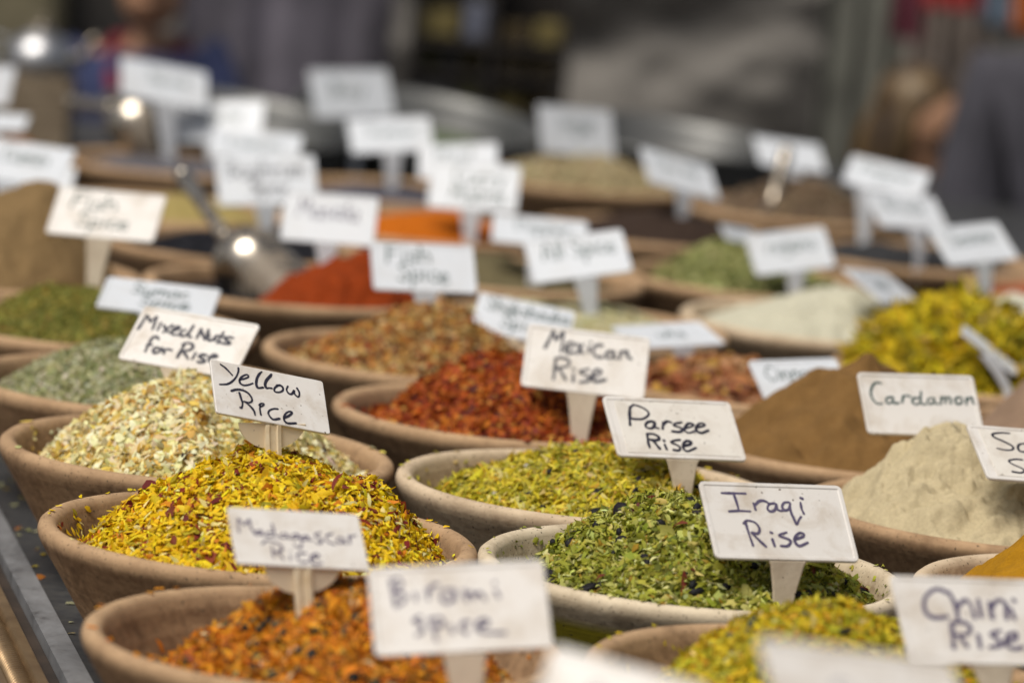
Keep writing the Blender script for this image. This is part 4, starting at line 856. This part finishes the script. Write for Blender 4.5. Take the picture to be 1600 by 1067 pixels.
tag(basin('steel basin behind the tan seeds in front of the stone wall', .205, 6.275, .190, 3, 3, mat_powder('fill_grey', (.20, .17, .13), .2), 3), 'grey brown powder filling the steel basin before the stone wall', 'spice heap')
# small wedges under the tilted basins
for (x, y, h, lb) in ((-.178, 6.33, .012, 'wooden wedge lifting the basin of dark green herb'), (-.440, 6.06, .010, 'wooden wedge lifting the basin of olive grey herb'), (.205, 6.35, .006, 'wooden wedge lifting the basin before the stone wall')):
    bm = bmesh.new(); box(bm, (x - .05, y - .03, .0005), (x + .05, y + .03, h)); tag(link('wedge', bm_mesh('wedge', bm), mat_plain('wedge_wood', (.12, .07, .035), (.2, .13, .07), 30)), lb, 'wedge')

q = at_y(62, 112, 6.62); cx, cy = q[0], 6.62
bm = bmesh.new(); hz = .085
for k in range(4): box(bm, (cx - .055, cy - .060, .001 + k * .029), (cx + .055, cy - .050, .025 + k * .029)); box(bm, (cx - .055, cy + .050, .001 + k * .029), (cx + .055, cy + .060, .025 + k * .029)); box(bm, (cx - .055, cy - .0495, .001 + k * .029), (cx - .045, cy + .0495, .025 + k * .029)); box(bm, (cx + .045, cy - .0495, .001 + k * .029), (cx + .055, cy + .0495, .025 + k * .029))
box(bm, (cx - .044, cy - .049, .09), (cx + .044, cy + .049, .1125))
tag(link('wooden_crate', bm_mesh('wooden_crate', bm), mat_plain('pale_wood', (.17, .125, .08), (.27, .21, .14), 25, .7)), 'pale slatted crate turned over at the far end of the table under a kettle', 'crate')
kt = empty('kettle', (cx + .0, cy, .1130)); tag(kt, 'round steel kettle with a bright highlight on the pale crate', 'kettle')
v, q = lathe([(0, 0), (.040, 0), (.052, .006), (.058, .025), (.054, .045), (.040, .062), (.022, .070), (.020, .073), (0, .074)], 48); link('kettle_body', np_mesh('kettle_body', v, [q]), M['steel_dull'], kt)
v, q = lathe([(.021, .0745), (.014, .080), (.005, .083), (.005, .088), (.008, .092), (0, .095)], 24); link('lid', np_mesh('lid', v, [q]), M['steel'], kt)
link('spout', tube([(.045, 0, .025), (.07, 0, .04), (.08, 0, .062), (.09, 0, .07)], [.012, .009, .007, .006]), M['steel'], kt)
link('handle', tube([(-.05, 0, .055), (-.075, 0, .06), (-.085, 0, .04), (-.075, 0, .018), (-.053, 0, .015)], .005), M['steel_dull'], kt)
# ------------------------------------------------------------------ behind the table: wall, shelves, cloth, people
YW = 9.3
nx, nz = 260, 120; xs = np.linspace(-2.6, 2.6, nx); zs = np.linspace(-1.0, 1.2, nz); xx, zz = np.meshgrid(xs, zs)
blk = fbm(xx * 2.2 + zz * 1.2, zz * 5.2 - xx * 1.6, 5, 3) * .11 + fbm(xx * 14, zz * 14, 9, 4) * .018
V = np.stack([xx, YW - blk, zz], -1).reshape(-1, 3); i = np.arange(nz - 1)[:, None] * nx; j = np.arange(nx - 1)[None]
F = np.stack([i + j, i + j + 1, i + nx + j + 1, i + nx + j], -1).reshape(-1, 4)
bk = np.array([(-2.6, YW + .4, -1), (2.6, YW + .4, -1), (2.6, YW + .4, 1.2), (-2.6, YW + .4, 1.2)]); b = len(V); L = nx * (nz - 1)
sw = MB('rough_stone', .9, .2)
n1 = sw.noise(3.2, 5, .6, sw.coord((1, 1, 1.6)), .8); n2 = sw.noise(30, 4, .6)
c = sw.ramp(n1, [(.30, (.050, .046, .043)), (.40, (.150, .139, .127)), (.66, (.235, .218, .197))]); sw.color(sw.mix(.25, c, sw.ramp(n2, [(.3, (.07, .066, .06)), (.7, (.2, .19, .17))]))); sw.bump(n2, .5, .01)
o = link('stone_wall', np_mesh('stone_wall', np.concatenate([V, bk]), [F, np.array([[b + 1, b, b + 3, b + 2], [b, 0, L, b + 3], [nx - 1, b + 1, b + 2, nx - 1 + L], [L, L + nx - 1, b + 2, b + 3]])]), sw.m)
tag(o, 'rough grey stone wall with dark hollows behind the stall', 'wall')

def sheet(name, px0, px1, py0, py1, Y, mat, folds, amp, label, cat, group=None, seed=0, taper=0):
    """a hanging cloth with folds"""
    a = at_y(px0, py0, Y); b = at_y(px1, py0, Y); z1 = max(a[2], b[2]); z0 = at_y((px0 + px1) / 2, py1, Y)[2]; n, m = 90, 24
    t = np.linspace(0, 1, n); h = np.linspace(0, 1, m); tt, hh = np.meshgrid(t, h)
    x = a[0] + (b[0] - a[0]) * (tt + taper * hh * (tt - .5)); y = Y + amp * (np.sin(tt * folds * 6.283 + seed) + .5 * np.sin(tt * folds * 11 + 2 * hh + seed)) * (.5 + .5 * hh)
    V = np.stack([x, y, z1 + (z0 - z1) * hh], -1).reshape(-1, 3); i = np.arange(m - 1)[:, None] * n; j = np.arange(n - 1)[None]
    o = link(name, np_mesh(name, V, [np.stack([i + j, i + j + 1, i + n + j + 1, i + n + j], -1).reshape(-1, 4)]), mat)
    s = o.modifiers.new('thick', 'SOLIDIFY'); s.thickness = .004; tag(o, label, cat, group); return o
def cloth(name, c, v=.3, scale=8): return mat_plain(name, tuple(k * (1 - v) for k in c), tuple(k * (1 + v) for k in c), scale, .9, bump=.2, bscale=200)
sheet('hanging_cloth', 296, 632, -190, 560, 8.75, cloth('lilac_cloth', (.115, .105, .128), .6, 4), 3, .012, 'lilac grey cloth hanging in folds behind the steel basins', 'cloth')
P = at_y(462, -190, 8.75)
def block(name, px0, px1, py0, py1, Y, depth, mat, label, cat, group=None, parent=None, r=.012):
    a = at_y(px0, py0, Y); b = at_y(px1, py1, Y); bm = bmesh.new(); box(bm, (min(a[0], b[0]), Y, min(a[2], b[2])), (max(a[0], b[0]), Y + depth, max(a[2], b[2])))
    bmesh.ops.bevel(bm, geom=bm.edges[:], offset=r, segments=3, affect='EDGES', profile=.6)
    o = link(name, bm_mesh(name, bm, False), mat, parent); tag(o, label, cat, group); return o
# dark shelf rack with goods
RY = 8.35; x0, x1 = at_y(636, 100, RY)[0], at_y(888, 100, RY)[0]; xm = at_y(764, 100, RY)[0]
rk = empty('shelf_rack', ((x0 + x1) / 2, RY + .15, -1.0)); tag(rk, 'dark wooden shelf rack holding jars and packets behind the steel basin', 'shelf')
dw = mat_plain('dark_shelf_wood', (.014, .011, .010), (.03, .024, .02), 12, .6)
def rp(name, lo, hi):
    bm = bmesh.new(); box(bm, lo, hi); o = link(name, bm_mesh(name, bm), dw); o.parent = rk; o.matrix_parent_inverse = Matrix.Translation((-(x0 + x1) / 2, -(RY + .15), 1.0)); return o
rp('back_panel', (x0 + .013, RY + .26, -.999), (x1 - .013, RY + .28, .36))
for xa in (x0, xm - .006, x1 - .012): rp('upright', (xa, RY, -1.0), (xa + .012, RY + .259, .36))
SH = [at_y(700, y, RY)[2] for y in (62, 112, 172, 236, 300)]
for z in SH:
    rp('shelf_board', (x0 + .0125, RY + .004, z - .012), (xm - .0065, RY + .258, z)); rp('shelf_board', (xm + .0065, RY + .004, z - .012), (x1 - .0125, RY + .258, z))
gold = mat_plain('golden_grain', (.10, .075, .02), (.19, .15, .05), 60, .6); brn_ = mat_plain('brown_pack', (.035, .024, .012), (.10, .068, .022), 45, .5)
pal = mat_plain('pale_grey_pack', (.10, .095, .09), (.17, .16, .15), 20, .5); blu = mat_plain('blue_grey_pack', (.10, .11, .15), (.16, .17, .22), 20, .5); olv = mat_plain('olive_pack', (.09, .085, .03), (.16, .145, .055), 30, .6)
def good(name, kind, cx, z, wd, h, dp, mat, label, cat):
    if kind == 'jar':
        rt = empty(name, (cx, RY + .09, z + .0005)); tag(rt, label, cat, 'goods on the dark shelf rack'); r = wd / 2
        v, q = lathe([(0, 0), (r * .9, 0), (r, .004), (r, h * .72), (r * .8, h * .82), (r * .62, h * .85), (0, h * .852)], 32); link('jar_body', np_mesh('jar_body', v, [q]), mat, rt)
        v, q = lathe([(r * .66, h * .856), (r * .68, h * .99), (r * .6, h), (0, h)], 32); link('lid', np_mesh('lid', v, [q]), dw, rt)
    else:
        bm = bmesh.new(); box(bm, (cx - wd / 2, RY + .03, z + .0005), (cx + wd / 2, RY + .03 + dp, z + h)); bmesh.ops.bevel(bm, geom=bm.edges[:], offset=.006, segments=3, affect='EDGES')
        tag(link(name, bm_mesh(name, bm), mat), label, cat, 'goods on the dark shelf rack')
wl = xm - x0
good('packet', 'box', x0 + wl * .36, SH[0], wl * .46, .055, .08, gold, 'golden brown packet on the top visible shelf', 'packet'); good('packet', 'box', x0 + wl * .80, SH[0], wl * .26, .075, .07, blu, 'blue grey packet beside the golden brown one', 'packet')
for k, t in enumerate((.25, .52, .79)): good('jar', 'jar', x0 + wl * t, SH[1], wl * .25, .046, .05, [olv, pal, gold][k], ['olive jar on the second shelf', 'pale grey jar between the olive and golden jars', 'golden jar on the second shelf by the middle post'][k], 'jar')
good('packet', 'box', x0 + wl * .36, SH[2], wl * .44, .048, .09, pal, 'pale grey packet on the third shelf', 'packet'); good('packet', 'box', x0 + wl * .78, SH[2], wl * .30, .052, .09, olv, 'olive packet on the third shelf', 'packet')
bm = bmesh.new(); bmesh.ops.create_uvsphere(bm, u_segments=32, v_segments=16, radius=1, matrix=Matrix.Translation((x0 + wl * .5, RY + .10, SH[3] + .034)) @ Matrix.Diagonal((wl * .42, .075, .034, 1)))
tag(link('grain_sack', bm_mesh('grain_sack', bm, True), olv), 'rounded olive golden sack on the lowest visible shelf', 'sack')
for r_, z in enumerate(SH[:4]):
    for k, t in enumerate((.28, .70)):
        good('packet', 'box', xm + wl * t, z, wl * .34, .040 + .006 * ((r_ + k) % 2), .08, [brn_, gold][(r_ * 2 + k) % 3 == 1], '%s brown packet %s on the %s shelf of the darker bay' % (['dark', 'gold edged'][(r_ * 2 + k) % 3 == 1], ['by the middle post', 'by the outer post'][k], ['top', 'second', 'third', 'fourth'][r_]), 'packet')
# things at the far corner above the kettle
block('cupboard', 84, 180, -180, 500, 8.6, .3, mat_plain('dark_cupboard', (.018, .016, .015), (.035, .03, .026), 6, .6), 'nearly black cupboard behind the navy shirted person', 'cupboard')
block('burlap_sack', -160, 62, -130, 520, 8.5, .3, cloth('burlap', (.15, .13, .08), .3, 30), 'olive beige burlap sack standing beside the nearly black cupboard', 'sack', r=.05)
block('metal_drum', 30, 108, 78, 520, 8.0, .12, mat_plain('grey_drum', (.10, .105, .105), (.17, .18, .18), 10, .5), 'pale grey metal box behind the kettle', 'box', r=.02)
# rail of coloured scarves on the stone wall's corner
SY = 8.45
for (a, b, y0, y1, c, lb) in ((1405, 1452, -90, 62, (.12, .025, .04), 'dark red scarf hanging nearest the stone wall'), (1452, 1545, -90, 16, (.33, .03, .03), 'bright red scarf folded short on the rail'), (1545, 1592, -90, 40, (.13, .17, .22), 'blue grey scarf on the rail between red and orange'), (1592, 1680, -90, 52, (.45, .12, .02), 'orange scarf at the end of the rail')):
    sheet('scarf', a, b, y0, y1, SY, cloth('scarf_cloth', c, .35, 20), 2, .012, lb, 'scarf', 'scarves on the rail', seed=a % 7)
sheet('hanging_cloth', 1432, 1560, -88, 420, 8.62, cloth('flowered_cloth', (.17, .14, .12), .4, 14), 3, .015, 'faded pinkish beige cloth hanging under the scarves', 'cloth', seed=3)
sheet('hanging_cloth', 1300, 1432, -88, 420, 8.80, cloth('sage_cloth', (.13, .13, .11), .4, 9), 3, .02, 'sage grey cloth hanging against the stone wall', 'cloth', seed=5)
za = max(at_y(1405, -90, SY)[2], at_y(1680, -90, SY)[2]) + .012
rl = empty('scarf_rail', (at_y(1540, -90, SY)[0], SY + .06, za)); tag(rl, 'thin rail carrying the scarves, above the picture edge', 'rail')
dx = at_y(1700, -90, SY)[0] - rl.location.x; dl = at_y(1395, -90, SY)[0] - rl.location.x
link('rail_bar', tube([(dl, 0, 0), (dx, 0, 0)], .012), M['steel_dull'], rl)
for t in (dl, dx): link('rail_bracket', tube([(t, .013, 0), (t, YW - SY - .1, 0)], .010), M['steel_dull'], rl)

# ---- people
skin = mat_plain('skin', (.30, .155, .085), (.38, .21, .125), 9, .55)
def skinned(name, J, E_, mat, parent=None, sub=2, k=1.0, add=0.0):
    ks = list(J); me = D.meshes.new(name); me.from_pydata([J[q][0] for q in ks], [(ks.index(a), ks.index(b)) for a, b in E_], []); o = link(name, me, mat, parent)
    o.modifiers.new('skin', 'SKIN'); d = me.skin_vertices[0].data
    for i, q in enumerate(ks):
        r = J[q][1]; r = r if isinstance(r, tuple) else (r, r); d[i].radius = (r[0] * k + add, r[1] * k + add); d[i].use_root = (i == 0)
    s = o.modifiers.new('sub', 'SUBSURF'); s.levels = sub; s.render_levels = sub; return o
def hand(J, E_, wrist, p, dirn, side, s=1.0):
    d = Vector(dirn).normalized(); sd = d.cross(Vector((0, 0, 1))).normalized() * side; dn = d.cross(sd).normalized(); p = Vector(p)
    J[wrist + '_palm'] = (tuple(p + d * .05 * s), (.020 * s, .017 * s)); E_.append((wrist, wrist + '_palm')); J[wrist + '_knuckle'] = (tuple(p + d * .085 * s), (.024 * s, .012 * s)); E_.append((wrist + '_palm', wrist + '_knuckle'))
    for i, (o_, ln) in enumerate(((-.030, .060), (-.010, .072), (.010, .068), (.029, .052))):
        b = p + d * .095 * s + sd * o_ * s; a = '%s_f%d' % (wrist, i)
        J[a + 'a'] = (tuple(b), .0085 * s); J[a + 'b'] = (tuple(b + d * ln * .5 * s - dn * .006 * s), .008 * s); J[a + 'c'] = (tuple(b + d * ln * .9 * s - dn * .024 * s), .0065 * s)
        E_ += [(wrist + '_knuckle', a + 'a'), (a + 'a', a + 'b'), (a + 'b', a + 'c')]
    t = p + d * .035 * s - sd * .03 * s; J[wrist + '_ta'] = (tuple(t), .011 * s); J[wrist + '_tb'] = (tuple(t + d * .03 * s - sd * .018 * s), .009 * s); J[wrist + '_tc'] = (tuple(t + d * .055 * s - sd * .022 * s), .0075 * s)
    E_ += [(wrist + '_palm', wrist + '_ta'), (wrist + '_ta', wrist + '_tb'), (wrist + '_tb', wrist + '_tc')]
def head_parts(root, c, s, look, hairmat, long_hair=0.0):
    """face features joined into one mesh sheet on the head; look: direction the face points to, horizontally"""
    c = Vector(c); l = Vector(look).normalized(); r = l.cross(Vector((0, 0, 1))).normalized(); u = r.cross(l)
    def R_(v): return c + (r * v[0] + l * v[1] + u * v[2]) * s
    def ell(bm, ctr, rad): bmesh.ops.create_uvsphere(bm, u_segments=20, v_segments=12, radius=1, matrix=Matrix.Translation(R_(ctr)) @ Matrix((r, l, u)).transposed().to_4x4() @ Matrix.Diagonal((rad[0] * s, rad[1] * s, rad[2] * s, 1)))
    bm = bmesh.new(); ell(bm, (0, 0, .02), (.076, .095, .088)); ell(bm, (0, .022, -.05), (.058, .070, .062)); ell(bm, (0, .096, -.018), (.013, .022, .026)); ell(bm, (-.078, -.005, -.01), (.010, .02, .032)); ell(bm, (.078, -.005, -.01), (.010, .02, .032)); ell(bm, (0, .088, -.058), (.026, .010, .009))
    rm = link('head', bm_mesh('head', bm, True), skin, root); m = rm.modifiers.new('fuse', 'REMESH'); m.mode = 'VOXEL'; m.voxel_size = .006 * s; m.use_smooth_shade = True
    bm = bmesh.new(); ell(bm, (-.031, .083, .008), (.013, .010, .008)); ell(bm, (.031, .083, .008), (.013, .010, .008)); link('eyes', bm_mesh('eyes', bm, True), mat_plain('eye', (.02, .015, .012), (.04, .03, .025), 30, .2), root)
    bm = bmesh.new(); ell(bm, (0, -.022, .038), (.086, .094, .088))
    if long_hair: ell(bm, (0, -.045, -.05), (.092, .068, .11 + long_hair)); ell(bm, (-.07, .0, -.05), (.028, .05, .09 + long_hair)); ell(bm, (.07, .0, -.05), (.028, .05, .09 + long_hair))
    hr = link('hair', bm_mesh('hair', bm, True), hairmat, root); m = hr.modifiers.new('fuse', 'REMESH'); m.mode = 'VOXEL'; m.voxel_size = .007 * s; m.use_smooth_shade = True
def person(label, Y, px, parts, ground=-1.0):
    """px: joint -> (x, y in the photograph, dy in metres, radius)"""
    J = {k: (tuple(at_y(x, y, Y + dy)), r) for k, (x, y, dy, r) in px.items()}
    return J
# the vendor in navy: sits behind the far end of the table
Yp = 7.75
J = {k: (tuple(at_y(x, y, Yp + dy)), r) for k, (x, y, dy, r) in dict(pelvis=(238, 470, 0, (.12, .09)), waist=(238, 340, 0, (.115, .085)), chest=(236, 190, -.01, (.125, .09)), neckb=(232, 92, -.01, (.055, .05)), neck=(232, 45, -.03, (.047, .047)),
    shl=(130, 112, 0, .066), ell=(98, 320, -.10, .038), wrl=(150, 350, -.32, .027), shr=(330, 112, 0, .062), elr=(372, 320, -.10, .038), wrr=(320, 352, -.32, .027)).items()}
pz = J['pelvis'][0]
for sd_, nm in ((-1, 'l'), (1, 'r')):
    J['hip' + nm] = ((pz[0] + sd_ * .09, pz[1], pz[2] - .02), .075); J['knee' + nm] = ((pz[0] + sd_ * .12, pz[1] - .36, pz[2] - .03), .052); J['ankle' + nm] = ((pz[0] + sd_ * .12, pz[1] - .33, -.93), .036); J['toe' + nm] = ((pz[0] + sd_ * .13, pz[1] - .47, -.965), .032)
E0 = [('pelvis', 'waist'), ('waist', 'chest'), ('chest', 'neckb'), ('neckb', 'neck'), ('chest', 'shl'), ('shl', 'ell'), ('ell', 'wrl'), ('chest', 'shr'), ('shr', 'elr'), ('elr', 'wrr'), ('pelvis', 'hipl'), ('hipl', 'kneel'), ('kneel', 'anklel'), ('anklel', 'toel'), ('pelvis', 'hipr'), ('hipr', 'kneer'), ('kneer', 'ankler'), ('ankler', 'toer')]
J2 = dict(J); E2 = list(E0); hand(J2, E2, 'wrl', J['wrl'][0], (.5, -.8, -.1), 1); hand(J2, E2, 'wrr', J['wrr'][0], (-.5, -.8, -.1), -1)
vend = empty('person', (pz[0], pz[1], -1.0)); tag(vend, 'seated person in a navy jacket over a red collar, only neck and shoulders showing', 'person')
def keep(o): o.parent = vend; o.matrix_parent_inverse = Matrix.Translation((-pz[0], -pz[1], 1.0)); return o
keep(skinned('body', J2, E2, skin))
jk = {k: J[k] for k in ('pelvis', 'waist', 'chest', 'shl', 'ell', 'shr', 'elr')}; jk['wl'] = (tuple(np.array(J['ell'][0]) * .15 + np.array(J['wrl'][0]) * .85), .03); jk['wr'] = (tuple(np.array(J['elr'][0]) * .15 + np.array(J['wrr'][0]) * .85), .03)
jk['nb'] = (tuple(np.array(J['chest'][0]) * .3 + np.array(J['neckb'][0]) * .7), (.085, .06))
keep(skinned('jacket', jk, [('pelvis', 'waist'), ('waist', 'chest'), ('chest', 'nb'), ('chest', 'shl'), ('shl', 'ell'), ('ell', 'wl'), ('chest', 'shr'), ('shr', 'elr'), ('elr', 'wr')], cloth('navy_cloth', (.034, .045, .115), .3, 10), None, 2, 1.12, .012))
tr = {k: J[k] for k in ('pelvis', 'hipl', 'kneel', 'anklel', 'hipr', 'kneer', 'ankler')}; keep(skinned('trousers', tr, [('pelvis', 'hipl'), ('hipl', 'kneel'), ('kneel', 'anklel'), ('pelvis', 'hipr'), ('hipr', 'kneer'), ('kneer', 'ankler')], cloth('dark_trousers', (.03, .03, .035)), None, 2, 1.1, .008))
n0 = np.array(J['neckb'][0]); col_pts = [n0 + np.array(p) for p in ((-.012, -.115, -.135), (-.045, -.105, -.06), (-.068, -.065, .004), (-.062, .02, .028), (0, .055, .034), (.062, .02, .028), (.070, -.065, .004), (.045, -.105, -.06), (.006, -.118, -.135))]
cm = tube(col_pts, [.010, .015, .016, .014, .014, .014, .016, .015, .010], 12); keep(link('red_collar', cm, cloth('red_cloth', (.15, .012, .022))))
hc = np.array(J['neck'][0]) + np.array([.004, -.02, .115]); 
class _P: pass
sub0 = len(D.objects); 
before = set(D.objects); head_parts(None, hc, 1.0, (.1, -1, -.05), mat_plain('black_hair', (.012, .01, .009), (.025, .02, .018), 40, .5))
for o in set(D.objects) - before: keep(o)
st_ = empty('stool', (pz[0], pz[1], -1.0)); tag(st_, 'wooden stool under the seated person in navy', 'stool'); hz = pz[2] + 1.0 - .115
v, q = lathe([(0, hz - .03), (.15, hz - .03), (.16, hz - .02), (.155, hz), (0, hz)], 32); link('seat', np_mesh('seat', v, [q]), dw, st_)
for k in range(4): a = math.pi / 4 + k * math.pi / 2; link('leg', tube([(.16 * math.cos(a), .16 * math.sin(a), 0), (.11 * math.cos(a), .11 * math.sin(a), hz - .029)], .014), dw, st_)

# the standing person in a dark jacket at the frame edge
Yp = 7.05
J = {k: (tuple(at_y(x, y, Yp + dy)), r) for k, (x, y, dy, r) in dict(pelvis=(1690, 560, 0, (.135, .10)), waist=(1690, 430, 0, (.13, .095)), chest=(1688, 250, 0, (.15, .105)), neckb=(1686, 62, 0, (.06, .055)), neck=(1682, 0, -.02, (.05, .05)),
    shl=(1548, 138, 0, .058), ell=(1512, 360, -.02, .046), wrl=(1535, 520, -.16, .032), shr=(1832, 128, 0, .058), elr=(1862, 350, -.02, .046), wrr=(1840, 520, -.16, .032)).items()}
pz2 = J['pelvis'][0]
for sd_, nm in ((-1, 'l'), (1, 'r')):
    J['hip' + nm] = ((pz2[0] + sd_ * .09, pz2[1], pz2[2] - .06), .085); J['knee' + nm] = ((pz2[0] + sd_ * .10, pz2[1] - .01, -.62), .058); J['ankle' + nm] = ((pz2[0] + sd_ * .10, pz2[1] + .02, -.93), .038); J['toe' + nm] = ((pz2[0] + sd_ * .11, pz2[1] - .13, -.965), .033)
J2 = dict(J); E2 = list(E0); hand(J2, E2, 'wrl', J['wrl'][0], (.1, -.5, -.85), 1); hand(J2, E2, 'wrr', J['wrr'][0], (-.1, -.5, -.85), -1)
man = empty('person', (pz2[0], pz2[1], -1.0)); tag(man, 'standing person in a dark grey jacket cut off by the frame edge', 'person')
def keep2(o): o.parent = man; o.matrix_parent_inverse = Matrix.Translation((-pz2[0], -pz2[1], 1.0)); return o
keep2(skinned('body', J2, E2, skin))
jk = {k: J[k] for k in ('pelvis', 'waist', 'chest', 'shl', 'ell', 'shr', 'elr')}; jk['nb'] = (tuple(np.array(J['chest'][0]) * .25 + np.array(J['neckb'][0]) * .75), (.085, .07)); jk['wl'] = (tuple(np.array(J['ell'][0]) * .12 + np.array(J['wrl'][0]) * .88), .036); jk['wr'] = (tuple(np.array(J['elr'][0]) * .12 + np.array(J['wrr'][0]) * .88), .036)
keep2(skinned('jacket', jk, [('pelvis', 'waist'), ('waist', 'chest'), ('chest', 'nb'), ('chest', 'shl'), ('shl', 'ell'), ('ell', 'wl'), ('chest', 'shr'), ('shr', 'elr'), ('elr', 'wr')], cloth('charcoal_cloth', (.044, .042, .052), .3, 6), None, 2, 1.15, .018))
tr = {k: J[k] for k in ('pelvis', 'hipl', 'kneel', 'anklel', 'hipr', 'kneer', 'ankler')}; keep2(skinned('trousers', tr, [('pelvis', 'hipl'), ('hipl', 'kneel'), ('kneel', 'anklel'), ('pelvis', 'hipr'), ('hipr', 'kneer'), ('kneer', 'ankler')], cloth('black_trousers', (.02, .02, .024)), None, 2, 1.12, .01))
before = set(D.objects); head_parts(None, np.array(J['neck'][0]) + np.array([0, -.02, .12]), 1.05, (-.3, -1, 0), mat_plain('grey_hair', (.05, .045, .04), (.1, .09, .08), 40, .5))
for o in set(D.objects) - before: keep2(o)

# the child with blond brown hair between the scarves and the dark jacket
Yp = 7.55
J = {k: (tuple(at_y(x, y, Yp + dy)), r) for k, (x, y, dy, r) in dict(pelvis=(1418, 640, 0, (.09, .07)), waist=(1418, 540, 0, (.085, .065)), chest=(1418, 420, 0, (.10, .07)), neckb=(1418, 318, 0, (.04, .038)), neck=(1420, 285, -.01, (.034, .034)),
    shl=(1350, 352, 0, .036), ell=(1330, 470, -.03, .028), wrl=(1350, 560, -.12, .021), shr=(1488, 352, 0, .036), elr=(1506, 470, -.03, .028), wrr=(1486, 560, -.12, .021)).items()}
pz3 = J['pelvis'][0]
for sd_, nm in ((-1, 'l'), (1, 'r')):
    J['hip' + nm] = ((pz3[0] + sd_ * .06, pz3[1], pz3[2] - .04), .058); J['knee' + nm] = ((pz3[0] + sd_ * .065, pz3[1] - .01, -.72), .04); J['ankle' + nm] = ((pz3[0] + sd_ * .065, pz3[1] + .01, -.95), .028); J['toe' + nm] = ((pz3[0] + sd_ * .07, pz3[1] - .10, -.975), .024)
J2 = dict(J); E2 = list(E0); hand(J2, E2, 'wrl', J['wrl'][0], (.1, -.5, -.85), 1, .75); hand(J2, E2, 'wrr', J['wrr'][0], (-.1, -.5, -.85), -1, .75)
kid = empty('person', (pz3[0], pz3[1], -1.0)); tag(kid, 'child with brown blond hair looking down towards the dark jacket', 'person')
def keep3(o): o.parent = kid; o.matrix_parent_inverse = Matrix.Translation((-pz3[0], -pz3[1], 1.0)); return o
keep3(skinned('body', J2, E2, skin))
jk = {k: J[k] for k in ('pelvis', 'waist', 'chest', 'shl', 'ell', 'shr', 'elr')}; jk['nb'] = (tuple(np.array(J['chest'][0]) * .3 + np.array(J['neckb'][0]) * .7), (.055, .045))
keep3(skinned('sweater', jk, [('pelvis', 'waist'), ('waist', 'chest'), ('chest', 'nb'), ('chest', 'shl'), ('shl', 'ell'), ('chest', 'shr'), ('shr', 'elr')], cloth('faded_pink', (.20, .15, .15)), None, 2, 1.12, .01))
tr = {k: J[k] for k in ('pelvis', 'hipl', 'kneel', 'anklel', 'hipr', 'kneer', 'ankler')}; keep3(skinned('trousers', tr, [('pelvis', 'hipl'), ('hipl', 'kneel'), ('kneel', 'anklel'), ('pelvis', 'hipr'), ('hipr', 'kneer'), ('kneer', 'ankler')], cloth('child_trousers', (.05, .06, .1)), None, 2, 1.12, .008))
hm = MB('brown_blond_hair', .5, .4); hn = hm.noise(1, 3, .6, hm.coord((26, 26, 3))); hm.color(hm.ramp(hn, [(.38, (.03, .018, .009)), (.58, (.085, .05, .02)), (.76, (.26, .18, .075))]))
before = set(D.objects); head_parts(None, np.array(J['neck'][0]) + np.array([.004, -.012, .10]), .88, (.75, -.62, -.35), hm.m, .02)
for o in set(D.objects) - before: keep3(o)
